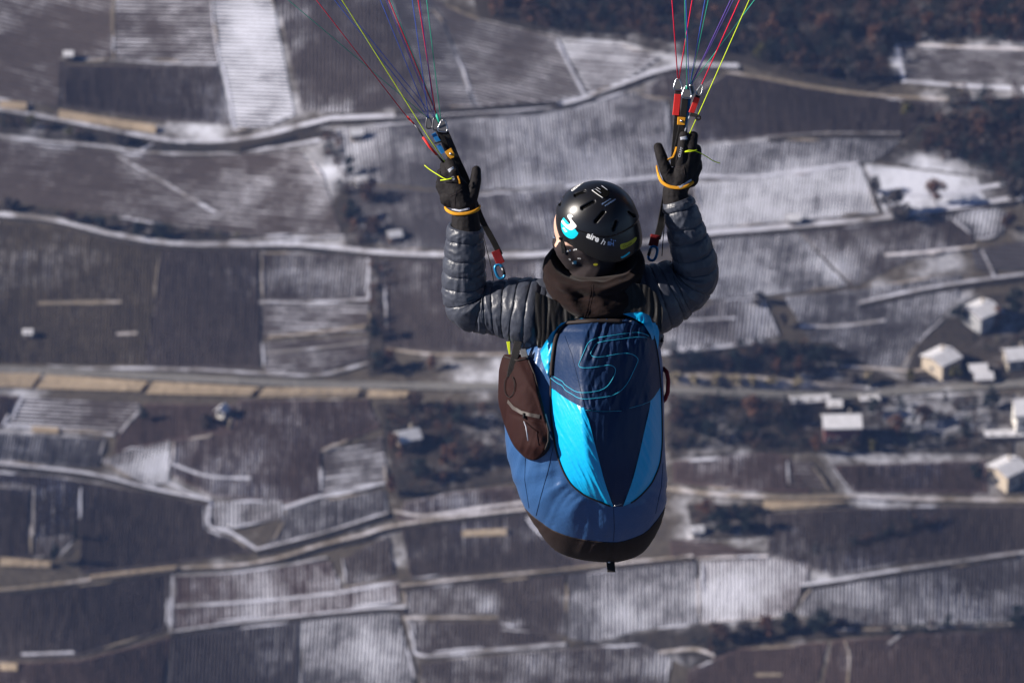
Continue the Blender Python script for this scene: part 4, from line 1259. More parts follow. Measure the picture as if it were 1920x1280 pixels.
mid = panel('centre_panel', bx1, bx2, flap_bot, lambda x: 949.5, pod_w, cn_wr, K_NAVY, .0006, 60, 90, pack)
sideR = panel('side_panel', bx2, podr, flap_bot, lambda x: 949.5, pod_w, cy_wr, K_CYAN, 0, 48, 110, pack)
tag(sideL, 'bright cyan left side panel'); tag(sideR, 'shaded cyan right side panel')
B_POD = [bvh_of(o) for o in (flap, sideL, mid, sideR)]
def on_pod(pts, off=.001): return on(B_POD, pts, off)
# piping round the pack and along the seams
edge = [(podl(y)+1.5, y) for y in np.arange(948, 604, -4)] + [(x, 601.5-2.5*math.sin((x-1066)/140*math.pi)) for x in np.arange(1068, 1206, 6)] + [(podr(y)-1.5, y) for y in np.arange(606, 946, 4)]
ep = [P(x, y, pod_w(x, y)-.004) for x, y in edge]
tube('piping', ep, .0034, K_PIPE, pack, 7)
zt = [(podl(y)+3, y) for y in np.arange(704, 612, -4)]+[(x, 606-4*math.sin((x-1052)/160*math.pi)) for x in np.arange(1058, 1170, 6)]
tube('zip_tape', [P(x, y, pod_w(x, y)-.012) for x, y in zt], .0068, K_PIPE, pack, 8)
tube('stitching', on_pod(densify([(1098,768.5),(1130,771),(1165,770)], 3, False), .001), .0007, L_CYAN, pack, 5)
tube('stitching', on_pod(densify([(1180,765),(1205,758),(1219,752)], 3, False), .001), .0007, L_CYAN, pack, 5)
tube('crease', on_pod(densify([(1059,630),(1072,665),(1084,712),(1096,762)], 3, False), .0006), .0011, K_NAVY, pack, 5)
# the S outline stitched on the flap (photograph pixels)
def zp(pts): return [(920+x/4.2667, 580+y/4.2667) for x, y in pts]
S1 = [(1262,212),(1215,192),(1150,185),(1060,196),(950,213),(850,230),(805,250),(775,278),(755,320),(730,380),(712,425),(708,448),(722,462),(760,467),(830,462),(900,450),(945,445),(980,455),(997,478),(993,510),(965,570),(930,615),(880,645),(810,660),(730,665),(680,655),(630,625),(595,600),(575,575),(530,550),(480,520)]
S2 = [(1250,226),(1180,222),(1080,232),(960,248),(880,262),(840,278),(820,305),(800,345),(802,362),(820,376),(860,381),(940,370),(1020,355),(1080,350),(1130,358),(1165,380),(1177,405),(1165,440),(1120,540),(1085,600),(1050,640),(1000,675),(940,695),(850,708),(760,716),(700,705),(650,675),(600,645),(575,610),(530,585),(480,545)]
for S in (S1, S2):
    tube('stitched_emblem', on_pod(spline(zp(S), 4), .0012), .00105, L_CYAN, pack, 6)
# small hardware on the pack's top and bottom
tube('zip_pull', [P(1166+3*math.cos(a), 602+2*math.sin(a), -.06) for a in np.linspace(0, 5.6, 14)], .0012, K_STEEL, pack, 6)
tube('zip_pull', [P(1178+i*2.4, 603-i*.6, -.055) for i in range(4)], .0014, K_GREY, pack, 6)
tube('zip_pull', [P(1152+i*2.2, 948-.6*i, pod_w(1155, 945)-.012) for i in range(7)], .0013, K_STEEL, pack, 6)
# cyan gussets between pack and shoulders
def gusset(name, poly, wf, wr, off, m):
    out = densify(poly, 2.5); n = len(out); pts = list(out)
    xs = [p[0] for p in poly]; ys = [p[1] for p in poly]
    for y in np.arange(min(ys), max(ys), 2.4):
        for x in np.arange(min(xs), max(xs), 2.4):
            if inside(poly, x, y): pts.append((x+.2*rnd(), y+.2*rnd()))
    r = delaunay_2d_cdt([Vector(p) for p in pts], [(i, (i+1) % n) for i in range(n)], [], 1, 1e-5)
    V = [P(v.x, v.y, wf(v.x, v.y)-wr(v.x, v.y)-off) for v in r[0]]
    return mk(name, V, [tuple(f) for f in r[2]], m, harness)
def gus_w(x, y):
    q = sstep(1010, 1046, x)
    g = lerp(body_back(max(x, 1000), max(y, 640))-.004, pod_w(podl(y)+6, y)+.006, q)
    if y < 690: g = min(g, jack_back(x, y)-.030)
    q2 = sstep(podl(y)-5, podl(y)+3, x)
    return lerp(g, max(g, pod_w(x, y)+.010), q2)
def gus_wr(x, y): return .006*(ridge(x/16+y/22, y/90-x/70, 3.)-.3)*sstep(1012, 1030, x)*sstep(podl(y)+2, podl(y)-8, x)
gl = gusset('gusset', [(1110,596),(1080,597),(1052,606),(1034,624),(1022,642),(1013,658),(1015,672),(1021,690),(1033,716),(1040,716),(1048,690),(1052,650),(1075,622)], gus_w, gus_wr, .012, K_CYAN)
tag(gl, 'bright cyan gathered gusset left of the pack')
def gus2_w(x, y):
    q = sstep(1238, 1205, x)
    return min(lerp(.07, pod_w(1200, max(y, 604))+.0, q)-.012, jack_back(x, y)-.026)
gr = gusset('gusset', [(1166,588),(1180,583),(1204,582),(1220,588),(1230,602),(1236,622),(1235,645),(1231,664),(1226,650),(1220,628),(1206,606),(1186,595)], gus2_w, lambda x, y: .006*ridge(x/10+y/40, y/30, 1.), .002, K_CYAN)
tag(gr, 'shaded cyan gusset at the right shoulder')

# ---- side pocket
PK = [(664,946,986),(672,941,990),(700,935,1002),(745,934,1013),(790,944,1024),(815,953,1031),(835,963,1032),(848,974,1025),(858,985,1013),(863,995,1003)]
def pk_wr(x, y):
    g = .008*(ridge(x/26-y/55, y/90, 2.)-.3)+.0016*nz(x/10, y/14, 3.)
    g -= .006*math.exp(-((y-(776+(x-960)*.33))/4.0)**2)*sstep(950, 965, x)
    lo = sstep(800, 850, y)
    g += .006*lo*ridge(x/15+y/40, y/60, 6.)
    return g
def pk_pt(a, y):
    xl, xr = interp(PK, y)
    xc, hw = (xl+xr)/2, (xr-xl)/2
    c, s = math.cos(a), math.sin(a)
    x = xc+hw*c
    wl = interp(BODY, max(y, 650))[2]-.03; wr_ = body_back(xr+4, max(y, 640))-.006
    base = min(lerp(wl, wr_, (c+1)/2), body_back(x, max(y, 640)))-.004
    th = .046*(.35+.65*sstep(866, 835, y))*(.75+.25*sstep(664, 720, y))
    return P(x, y, base-(th+(pk_wr(x, y)*sstep(0, .6, s) if s > 0 else 0))*max(s, -.3)*abs(s)**-.5 if abs(s) > 1e-6 else base)
ys = list(np.arange(664, 863.1, 2.2))
V = [pk_pt(2*math.pi*k/96, y) for y in ys for k in range(96)]
pocket = mk('side_pocket', V, ring_faces(len(ys), 96)+[tuple(range(96)), tuple((len(ys)-1)*96+k for k in range(96))], K_POCK, harness)
tag(pocket, 'brown black zipped pocket on the left flank')
B_PK = [bvh_of(pocket)]
tube('hem', on(B_PK, densify([(945,668),(958,672),(970,676),(989,672)], 2.5, False), .001), .0035, K_PIPE, pocket, 6)
tube('hem', on(B_PK, densify([(991,676),(1002,702),(1012,742),(1021,780),(1028,808),(1028,826),(1022,842)], 2.5, False), .0005), .003, K_PIPE, pocket, 6)
zl = densify([(953,752),(963,764),(978,773),(996,778),(1012,781)], 2.5, False)
strap('zip', on(B_PK, zl, .002), .0125, .003, U_, mat('zip_coil', (.055, .045, .040), .5, .5, .3, 200), pocket)
tube('zip_pull', [proj(B_PK, 984, 774, .006), proj(B_PK, 984, 786, .007)], .0042, K_WEB, pocket, 6)
tube('zip_cord', [proj(B_PK, 984, 790, .006), P(986,800,body_back(986,800)-.09), P(990,826,body_back(990,826)-.09)], .0018, K_GREY, pocket, 6)
tube('cord_loop', [proj(B_PK, 957+9.5*math.sin(a), 716-20*math.cos(a)+8, .004) for a in np.linspace(.5, 5.8, 26)], .0014, K_WEB, pocket, 6)
# strap and neon tab above the pocket
strap('strap', [P(972,640,.03), P(966,665,.02), P(960,690,.012), P(957,707,.015)], .026, .004, R_+U_*.15, K_WEB, harness)
strap('neon_tab', [P(953,640,.05), P(954,652,.05), P(956,668,.05)], [.012, .009, .004], .003, R_, mat('neon_yellow', (.60, .70, .02), .6, .3, .05, 20), harness)
strap('strap', [P(980,655,.02), P(984,668,.018), P(986,678,.02)], .022, .004, R_+U_*.2, mat('grey_webbing', (.13, .13, .135), .7, .3, .2, 60), harness)
# white lettering strip on the flank and a reflective dot
for a, b in (((1023,776),(1032,808)), ((1029,812),(1036,824))):
    strap('printed_mark', on(B_SHELL, densify([a, b], 4, False), .001), .0045, .0006, R_, K_WHITE, harness)
# right hand loop handle and little tabs at the right flank
tube('handle', [P(1243,690,.13), P(1250,697,.12), P(1253,712,.115), P(1252,735,.12), P(1247,748,.13), P(1243,752,.14)], .0075, K_DRED, harness, 8)
strap('strap', [P(1236,626,.09), P(1239,634,.085), P(1242,641,.08)], [.013, .012, .010], .003, R_*.9+U_*.3, K_WEB, harness)

# ------------------------------------------------------------------ the pilot
pilot = thing('person', 'pilot from behind in charcoal down jacket, black gloves and dark hood, both arms raised', 'person', P(1110, 900, .35))

def hand_geo(side, k=1.0):
    """palm and five bent fingers, k scales the thickness (glove or bare hand)"""
    g = []
    if side == 'L':
        palm = [((873,412,.0),.029), ((869,384,-.008),.039), ((858,358,-.012),.040), ((850,345,-.012),.034)]
        fing = [[(860,354,-.022),(850,322,-.036),(843,305,-.020),(848,318,.022)], [(850,354,-.02),(838,324,-.026),(834,310,-.004),(842,326,.03)],
                [(841,358,-.012),(829,334,-.012),(827,325,.012),(836,340,.038)], [(835,366,-.004),(825,348,.0),(825,342,.022),(834,356,.042)]]
        thumb = [(876,388,-.012),(887,360,-.024),(892,338,-.026),(893,320,-.020)]
        pts2 = [((842,372,-.002),.030), ((872,372,-.010),.034)]
    else:
        palm = [((1266,376,.0),.027), ((1271,348,-.008),.037), ((1281,325,-.012),.038), ((1287,312,-.012),.032)]
        fing = [[(1276,318,-.024),(1279,282,-.036),(1283,254,-.024),(1285,262,.020)], [(1288,316,-.022),(1296,278,-.030),(1299,255,-.012),(1297,264,.028)],
                [(1297,320,-.014),(1305,294,-.012),(1306,280,.010),(1300,292,.036)], [(1300,330,-.006),(1308,314,.0),(1308,305,.02),(1302,316,.038)]]
        thumb = [(1263,346,-.012),(1247,316,-.024),(1240,294,-.026),(1234,276,-.020)]
        pts2 = [((1294,336,-.002),.028), ((1264,336,-.010),.033)]
    g.append(limb_geo([P(*p) for p, r in palm], [r*k for p, r in palm]))
    g.append(limb_geo([P(*pts2[0][0]), P(*pts2[1][0])], [pts2[0][1]*k, pts2[1][1]*k]))
    for f, r in zip(fing, (.0170, .0178, .0172, .0160)):
        g.append(limb_geo([P(*q) for q in f], [r*1.08*k, r*k, r*.95*k, r*.82*k]))
    g.append(limb_geo([P(*q) for q in thumb], [.026*k, .0195*k, .0178*k, .0150*k]))
    return g

ARM_L = [(874,424,.00,34),(872,440,.01,35),(871,480,.035,38),(870,520,.065,41),(873,553,.09,43),(884,572,.10,46),(904,577,.105,47),(932,577,.10,52),(962,580,.095,60),(990,586,.09,66),(1030,592,.09,60)]
ARM_R = [(1269,374,.00,30),(1279,405,.01,33),(1290,445,.035,37),(1301,482,.065,41),(1303,508,.09,44),(1289,530,.105,49),(1265,543,.11,57),(1238,556,.105,65),(1208,566,.10,66),(1180,576,.10,58)]

# body: one continuous figure (skin shows only at the cheek)
HC = P(1093, 431, .02)
fwd = (R_*-.90+U_*-.22+F_*.40).normalized()
upv = Vector((0, 0, 1))+R_*.10
hup = (upv-fwd*upv.dot(fwd)).normalized()
hrt = fwd.cross(hup)
HM = Matrix((hrt, fwd, hup)).transposed()
def HL(x, y, z): return HC+hrt*x+fwd*y+hup*z
parts = []
sv, sf = [], []
for i in range(25):
    ph = math.pi*i/24
    for k in range(32):
        th = 2*math.pi*k/32
        x = .078*math.sin(ph)*math.cos(th); y = .098*math.sin(ph)*math.sin(th); z = .112*math.cos(ph)
        if z < 0 and y > 0: y *= 1+.06*z/.1; 
        sv.append(HL(x, y, z))
parts.append((sv, ring_faces(25, 32)))
parts.append(limb_geo([HL(0, .088, .005), HL(0, .108, -.030), HL(0, .100, -.036)], [.010, .014, .012]))      # nose
parts.append(limb_geo([HL(-.03, .06, -.085), HL(0, .078, -.098), HL(.03, .06, -.085)], [.026, .026, .026]))   # chin and jaw
for s in (-1, 1):
    parts.append(limb_geo([HL(s*.078, -.005, .012), HL(s*.083, -.012, -.02)], [.016, .012]))                  # ears
    parts.append(limb_geo([HL(s*.05, .080, -.014), HL(s*.062, .052, -.02)], [.018, .02]))                     # cheekbones
parts.append(limb_geo([HL(-.014, .094, -.066), HL(.014, .094, -.066)], [.008, .008]))                         # lips
parts.append(limb_geo([HL(0, -.015, -.07), P(1112,505,.08), P(1112,540,.10)], [.058, .060, .075]))
parts.append(limb_geo([P(1112,545,.10), P(1110,640,.13), P(1106,740,.19), P(1102,850,.30)], [.10, .115, .115, .125]))
parts.append(limb_geo([P(992,584,.10), P(1110,548,.10), P(1226,562,.10)], [.058, .075, .058]))
for A, s in ((ARM_L, 'L'), (ARM_R, 'R')):
    parts.append(limb_geo([P(*q[:3]) for q in reversed(A[:-1])], [min(q[3]*PX*.68, .048) for q in reversed(A[:-1])]))
    parts += hand_geo(s, .80)
HIPS = [(P(1062,872,.33), -1), (P(1142,872,.33), 1)]
LEGS = []
for h, s in HIPS:
    knee = h+Vector((s*.05, .46, .06)); ank = knee+Vector((0, .26, -.32)); toe = ank+Vector((s*.02, .17, .04))
    LEGS.append((h, knee, ank, toe))
    parts.append(limb_geo([h, knee, ank], [.082, .056, .038])); parts.append(limb_geo([ank, toe], [.036, .030]))
V, Fc = union(parts, .0075, 5)
body = mk('body', V, Fc, K_SKIN, pilot)
for s in (-1, 1):
    V, Fc = limb_geo([HL(s*.033, .074, .010), HL(s*.033, .0745, .010)], [.0115, .0115], 10)
    mk('eye', V, Fc, K_WHITE, body)
# trousers and shoes (in the seat, in front of the harness)
V, Fc = union([limb_geo([h, k, lerp(k, a, .92)], [.098, .074, .058]) for h, k, a, t in LEGS]+[limb_geo([LEGS[0][0], LEGS[1][0]], [.11, .11])], .012, 6)
mk('trousers', V, Fc, K_TROU, pilot)
for h, k, a, t in LEGS:
    V, Fc = union([limb_geo([a+Vector((0, -.03, -.02)), lerp(a, t, .6), t], [.050, .048, .042]), limb_geo([a+Vector((0, 0, .06)), a], [.048, .050])], .008, 4)
    mk('shoe', V, Fc, K_WEB, pilot)

# ---- down jacket: sleeves with stitched baffles, and the trunk
def sleeve(A, first, fore_sp, up_sp, elbow_i, seed, wr_amp):
    n = 26
    sp = spline(A, n)
    pts = [P(*q[:3]) for q in sp]
    rad_ = [q[3]*PX for q in sp]
    fr = frames(pts)
    arc = [0.]
    for i in range(1, len(sp)): arc.append(arc[-1]+math.hypot(sp[i][0]-sp[i-1][0], sp[i][1]-sp[i-1][1]))
    el = arc[elbow_i*n]
    seg = 84
    V = []
    for i, p in enumerate(pts):
        t, nn, bb = fr[i]
        for k in range(seg):
            a = 2*math.pi*k/seg
            d = nn*math.cos(a)+bb*math.sin(a)
            s = arc[i]+5*math.sin(a+seed)*sstep(el-10, el+60, arc[i])+2.5*nz(math.cos(a)*1.5, math.sin(a)*1.5, arc[i]/30+seed)
            s += 5.5*nz(arc[i]/46, seed, 4.)
            if s < el: ph = (s-first)/fore_sp
            else: ph = (el-first)/fore_sp+(s-el)/up_sp
            f = abs(math.sin(math.pi*ph))
            puff = .0046*(f**.5)-.0034
            groove = math.exp(-(f/.075)**2)
            # creases run off each seam, and the cloth bunches in the bend
            wv = wr_amp*(ridge(a*2.6+seed, arc[i]/13, seed)-.3)*.0030*(.4+.6*f)+wr_amp*.0034*nz(a*9+seed, arc[i]/40, seed)*(1-.55*f)
            wv += wr_amp*.0042*groove*nz(a*9, arc[i]/8, seed+3)+.0012*wr_amp*nz(a*16, arc[i]/26, seed+6)*(1-.5*f)
            be = math.exp(-((arc[i]-el)/34)**2)
            wv += be*.0060*(ridge(arc[i]/15+math.cos(a)*.8, a*.7, seed+9)-.3)
            r = rad_[i]+puff+wv-.0052*groove
            if i < 6: r = rad_[i]*(.90+.10*i/6)+wv*.4
            V.append(p+d*r)
    Fc = ring_faces(len(pts), seg)
    # turn the cuff inwards
    o = len(V)
    for q, dz in ((.86, .004), (.80, .02)):
        for k in range(seg):
            c = pts[0]
            V.append(c+(V[k]-c)*q+fr[0][0]*dz)
    Fc += [(k, o+k, o+(k+1) % seg, (k+1) % seg) for k in range(seg)]
    Fc += [(o+k, o+seg+k, o+seg+(k+1) % seg, o+(k+1) % seg) for k in range(seg)]
    Fc.append(tuple((len(pts)-1)*seg+k for k in range(seg)))
    return mk('sleeve', V, Fc, K_PUFF, jacket)
jacket = thing('jacket', None, None, P(1108, 760, .16)-pilot.location); jacket.parent = pilot
rows = list(np.arange(513, 730, 1.6)); V = []
SEG = 132
for y0 in rows:
    xl, xr, wc, b = interp(JAK, y0)
    for k in range(SEG):
        th = 2*math.pi*k/SEG
        c, s = math.cos(th), math.sin(th); q = 2/2.3
        cs, sn = math.copysign(abs(c)**q, c), math.copysign(abs(s)**q, s)
        x = (xl+xr)/2+(xr-xl)/2*cs
        y = y0-.10*(x-1108)
        f = abs(math.sin(math.pi*(y0-568)/36)); gv = math.exp(-(f/.10)**2)
        d = .0062*f**.5-.005-.0035*gv+.0030*(ridge(x/15+y/30, y/22, 4.)-.3)+.002*gv*nz(x/5, y/5)
        dent = .07*math.exp(-((x-1112)/76)**4)*sstep(552, 522, y0) if sn > 0 else 0
        V.append(P(x+cs*d/PX, y, wc-(b+d)*sn+dent))
mk('trunk_of_jacket', V, ring_faces(len(rows), SEG)+[tuple(range(SEG))], K_PUFF, jacket)
sleeve(ARM_L, 28, 27, 20, 5, 1., 1.0)
sleeve(ARM_R, 22, 27, 21, 5, 4., .9)

# ---- black shoulder straps of the harness with gathered cloth
def ss_wr(x, y): return .0055*(ridge(x/10+.5*nz(x/24, y/40, 1.), y/110, 5.)-.3)
gusset('shoulder_strap', [(1004,548),(1020,553),(1062,574),(1100,594),(1084,600),(1054,607),(1034,624),(1018,648),(1008,652),(1003,620)], (lambda x, y: min(jack_back(x, y), -.016)), ss_wr, .022, K_BLKN)
gusset('shoulder_strap', [(1186,530),(1212,534),(1232,552),(1243,580),(1240,622),(1230,606),(1216,590),(1200,584),(1170,588),(1150,596),(1130,590)], (lambda x, y: min(jack_back(x, y), -.022)), ss_wr, .022, K_BLKN)
strap('strap', [P(1005,541,.07), P(1009,556,jack_back(1009,556)-.012), P(1011,590,jack_back(1011,590)-.014), P(1011,625,jack_back(1011,625)-.012), P(1012,652,jack_back(1012,645)-.008)], .010, .004, R_, K_WEB, harness)

# ---- hood of the sweater lying round the neck
HOOD = [ # centre y, sag on the camera side, left, right, centre depth, half depth
 (512,6,1092,1142,.05,.036),(508,14,1062,1172,.058,.082),(500,26,1050,1184,.055,.098),(490,37,1040,1192,.05,.112),(485,45,1032,1197,.05,.122),(488,50,1026,1203,.05,.132),(496,51,1020,1208,.052,.140),(506,50,1017,1211,.055,.140),
 (517,50,1020,1208,.058,.134),(532,47,1024,1207,.062,.140),(550,39,1034,1204,.068,.142),(565,31,1049,1198,.075,.138),(578,22,1068,1188,.082,.132),(590,13,1084,1172,.085,.128),(597,7,1094,1150,.10,.11)]
tabH = [(i-1,)+r for i, r in enumerate(HOOD)]
V = []; nrow = 92; SEG = 120
for i in range(nrow):
    tt = i/(nrow-1)*(len(HOOD)-1)-1
    yc, sag, xl, xr, wc, b = interp(tabH, tt)
    for k in range(SEG):
        th = 2*math.pi*k/SEG
        c, s = math.cos(th), math.sin(th)
        x = (xl+xr)/2+(xr-xl)/2*c; y = yc+sag*s-.03*(x-1113)+4*nz(x/26, s*1.5, 3.)*sstep(6, 3, tt)*sstep(0, 2, tt)
        out = sstep(3, 6, tt)
        d = 0
        if out > 0:
            # one deep fold running down to the left of the seam, looser folds elsewhere
            fx = 1050+(y-520)*.62
            d -= .020*math.exp(-((x-fx-16)/15)**2)*sstep(524, 545, y)*sstep(600, 570, y)*out
            d += .010*math.exp(-((x-fx+6)/9)**2)*sstep(524, 540, y)*out
            d += out*.008*(ridge(x/40-y/60, y/48+x/90, 2.)-.25)+out*.002*ridge(x/17+y/25, y/22, 6.)
            d -= .013*math.exp(-((tt-6.1)/.55)**2)*(.4+.9*clamp(.5+nz(x/30, 1.)))
            d += .006*math.exp(-((tt-4.4)/.6)**2)
        d += .003*nz(x/20, y/12, tt)
        V.append(P(x+c*d/PX*.6, y, wc-(b+d)*s))
hood = mk('hood', V, ring_faces(nrow, SEG)+[tuple((nrow-1)*SEG+k for k in range(SEG))], K_HOOD, pilot)
B_HOOD = [bvh_of(hood)]
for dx in (0, 4.5):
    tube('seam', on(B_HOOD, densify([(1107+dx,534),(1108+dx,545),(1105+dx,562),(1101+dx,580),(1096+dx,594)], 2.5, False), .0004), .0012, K_HOOD, hood, 5)

# ---- gaiter round neck and jaw
parts = [limb_geo([HL(0, .012, -.05), HL(0, .0, -.12), P(1108,512,.07)], [.083, .074, .078]), limb_geo([HL(0, .024, -.066), HL(0, .045, -.085)], [.082, .064]),
         limb_geo([HL(0, .078, -.030), HL(0, .070, -.085)], [.046, .044])]+[limb_geo([HL(s*.042, .058, -.036), HL(s*.04, .05, -.08)], [.046, .044]) for s in (-1, 1)]
V, Fc = union(parts, .006, 6)
V = [v+Vector((0, 0, .0022*ridge(v.x*30, v.z*55, 2.))) for v in V]
gaiter = mk('neck_gaiter', V, Fc, K_GAIT, pilot)
B_GAIT = [bvh_of(gaiter)]

# ---- gloves
for s in ('L', 'R'):
    V, Fc = union(hand_geo(s, 1.09)+[limb_geo([P(*((872,398,-.002) if s == 'L' else (1265,360,-.002))), P(*((874,436,.005) if s == 'L' else (1270,390,.005)))], [.044, .052] if s == 'L' else [.042, .047])], .0034, 4)
    V = [v+U_*(.0016*ridge(v.x*40, v.z*70, 3.))-F_*(.0014*nz(v.x*90, v.y*90, v.z*90)) for v in V]
    g = mk('glove', V, Fc, K_GLOVE, pilot)
    B = [bvh_of(g)]
    if s == 'L':
        strap('finger_tab', on(B, densify([(841,321),(846,318),(851,315)], 2, False), .001), .011, .001, U_, K_GREY, g)
        strap('cuff_trim', on(B, densify([(848,392),(862,395),(880,391)], 3, False), .001), .006, .001, U_, K_GREY, g)
        tube('seam', on(B, densify([(844,368),(858,362),(867,355)], 2, False), .0004), .0012, K_GAIT, g, 5)
        tube('seam', on(B, densify([(853,392),(853,374),(855,360)], 2, False), .0004), .0010, K_GAIT, g, 5)
    else:
        strap('finger_tab', on(B, densify([(1276,261),(1281,260),(1288,258)], 2, False), .001), .012, .001, U_, K_GREY, g)
        strap('cuff_trim', on(B, densify([(1251,348),(1262,352),(1276,350),(1296,337)], 3, False), .001), .007, .001, U_, K_GREY, g)
        tube('seam', on(B, densify([(1250,326),(1256,316),(1282,312),(1284,328)], 2, False), .0004), .0010, K_GAIT, g, 5)
    if s == 'L': gloveL, B_GL = g, B
    else: gloveR, B_GR = g, B
# ------------------------------------------------------------------ lettering laid on a surface
def text_on(text, px, py, ang, hpx, bv, m, parent, name='lettering', off=.0008, stretch=1.0, bold=0.0, shear=0.0):
    cu = bpy.data.curves.new('txt', 'FONT'); cu.body = text; cu.size = 1.0; cu.offset = bold; cu.resolution_u = 3; cu.shear = shear
    ob = bpy.data.objects.new('txt', cu); C.objects.link(ob)
    dg = bpy.context.evaluated_depsgraph_get()
    me = bpy.data.meshes.new_from_object(ob.evaluated_get(dg))
    bpy.data.objects.remove(ob)
    bm = bmesh.new(); bm.from_mesh(me); bpy.data.meshes.remove(me)
    bmesh.ops.triangulate(bm, faces=bm.faces[:])
    for _ in range(2):
        long_ = [e for e in bm.edges if e.calc_length() > .28]
        if long_: bmesh.ops.subdivide_edges(bm, edges=long_, cuts=1); bmesh.ops.triangulate(bm, faces=bm.faces[:])
    k = hpx/.7; ca, sa = math.cos(ang), math.sin(ang)
    V = []; bad = set()
    for i, v in enumerate(bm.verts):
        x, y = v.co.x*k*stretch, -v.co.y*k
        q = proj(bv, px+x*ca-y*sa, py+x*sa+y*ca, off)
        if q is None: bad.add(i); q = Vector((0, 0, 0))
        V.append(q)
    Fc = [tuple(v.index for v in f.verts) for f in bm.faces]
    bm.free()
    Fc = [f for f in Fc if not any(i in bad for i in f)]
    if not Fc: return None
    used = sorted({i for f in Fc for i in f}); mp = {u: n for n, u in enumerate(used)}
    return mk(name, [V[u] for u in used], [tuple(mp[i] for i in f) for f in Fc], m, parent, False)

def patch_on(name, poly, bv, m, parent, off=.0006, step=1.2):
    out = densify(poly, step); n = len(out); pts = list(out)
    xs = [p[0] for p in poly]; ys = [p[1] for p in poly]
    for y in np.arange(min(ys), max(ys), step*1.3):
        for x in np.arange(min(xs), max(xs), step*1.3):
            if inside(poly, x, y): pts.append((x+.05*rnd(), y+.05*rnd()))
    r = delaunay_2d_cdt([Vector(p) for p in pts], [(i, (i+1) % n) for i in range(n)], [], 1, 1e-6)
    V = [proj(bv, v.x, v.y, off) for v in r[0]]
    Fc = [tuple(f) for f in r[2] if all(V[i] is not None for i in f)]
    used = sorted({i for f in Fc for i in f}); mp = {u: k for k, u in enumerate(used)}
    return mk(name, [V[u] for u in used], [tuple(mp[i] for i in f) for f in Fc], m, parent)

# ------------------------------------------------------------------ helmet
helmet = thing('helmet', 'matte black helmet with white lettering and stickers on the head of the pilot', 'helmet', P(1118, 500, .05))
HEL = P(1115, 417, .0)
def helm_pt(az, ph, extra=0.):
    s, c = math.sin(ph), math.cos(ph)
    if ph > math.pi/2: hr = s**.42; z = .165*c
    else: hr = s**.92; z = .134*math.copysign(abs(c)**.96, c)
    a = (.1235+extra)*hr; b = (.1400+extra)*hr
    x = a*math.sin(az); y = b*math.cos(az)*(1.0 if math.cos(az) < 0 else .97)
    return HEL+hrt*x+fwd*(y-.006)+hup*(z*(1+extra/.13))
def rim(az):
    c = math.cos(az)
    return math.radians(interp([(-1, 139), (-.6, 139), (-.2, 130), (.1, 116), (.4, 101), (.7, 91), (1, 85)], c)[0])
def plate(az):
    c = math.cos(az)
    return math.radians(interp([(-1, 100), (-.5, 96), (0, 80), (.6, 60), (1, 52)], c)[0])
VENTS = [((1079,366),(1097,359),4.0), ((1092,390),(1113,378),4.3), ((1117,415),(1132,397),4.3), ((1150,430),(1155,416),4.2), ((1179,398),(1190,406),3.6), ((1049,384),(1052,372),3.4)]
def to_px(p):
    d = p-CAM; z = d.dot(F_)
    return 960+FPX*d.dot(R_)/z, 640-FPX*d.dot(U_)/z, z
def seg_d(x, y, a, b):
    dx, dy = b[0]-a[0], b[1]-a[1]
    t = clamp(((x-a[0])*dx+(y-a[1])*dy)/(dx*dx+dy*dy))
    return math.hypot(x-a[0]-t*dx, y-a[1]-t*dy)
NA, NP = 300, 170
V = []; mi = []
for i in range(NP):
    for k in range(NA):
        az = 2*math.pi*k/NA
        ph = max(.004, rim(az)*(i/(NP-1)))
        pl = plate(az)
        st = sstep(math.radians(1.6), -math.radians(.6), ph-pl)
        p = helm_pt(az, ph, .0042*st)
        nrm = (p-HEL).normalized()
        if nrm.dot(F_) < .25:
            x, y, z = to_px(p)
            for a, b, w in VENTS:
                dd = seg_d(x, y, a, b)
                if dd < w+1: p = p-nrm*.008*sstep(w-.3, w-1.4, dd)
        V.append(p)
o = len(V)
Fc = ring_faces(NP, NA)+[tuple(range(NA))]
# inner liner closes the shell
NI = 30
for i in range(NI):
    for k in range(NA):
        az = 2*math.pi*k/NA
        ph = max(.01, rim(az)*(1-i/(NI-1)))
        V.append(helm_pt(az, ph, -.022 if i else -.006))
Fc += ring_faces(NI, NA, v0=o)
Fc += [((NP-1)*NA+k, (NP-1)*NA+(k+1) % NA, o+(k+1) % NA, o+k) for k in range(NA)]
shell_ = mk('shell', V, Fc, [K_HELM, K_HELM2], helmet)
mi = [0]*len(Fc)
for fi in range((NP-1)*NA):
    i, k = divmod(fi, NA); az = 2*math.pi*k/NA
    if rim(az)*(i+.5)/(NP-1) < plate(az): mi[fi] = 1
shell_.data.polygons.foreach_set('material_index', mi)
B_H = [bvh_of(shell_)]
for a, b, w in VENTS:
    poly = []
    an = math.atan2(b[1]-a[1], b[0]-a[0]); r = w-1.5
    for q in range(9): t = an+math.pi/2+math.pi*q/8; poly.append((a[0]+r*math.cos(t), a[1]+r*math.sin(t)))
    for q in range(9): t = an-math.pi/2+math.pi*q/8; poly.append((b[0]+r*math.cos(t), b[1]+r*math.sin(t)))
    patch_on('vent_shade', poly, B_H, K_BLACK, helmet, .0008, 1.0)  # near-black inlay paints the shade inside the slot
for x, y in ((1098,358),(1117,375)):
    tube('vent_clip', on(B_H, [(x-3.5,y+1),(x,y+1.5),(x+1,y-2)], .0012), .0008, K_DSTEEL, helmet, 5)
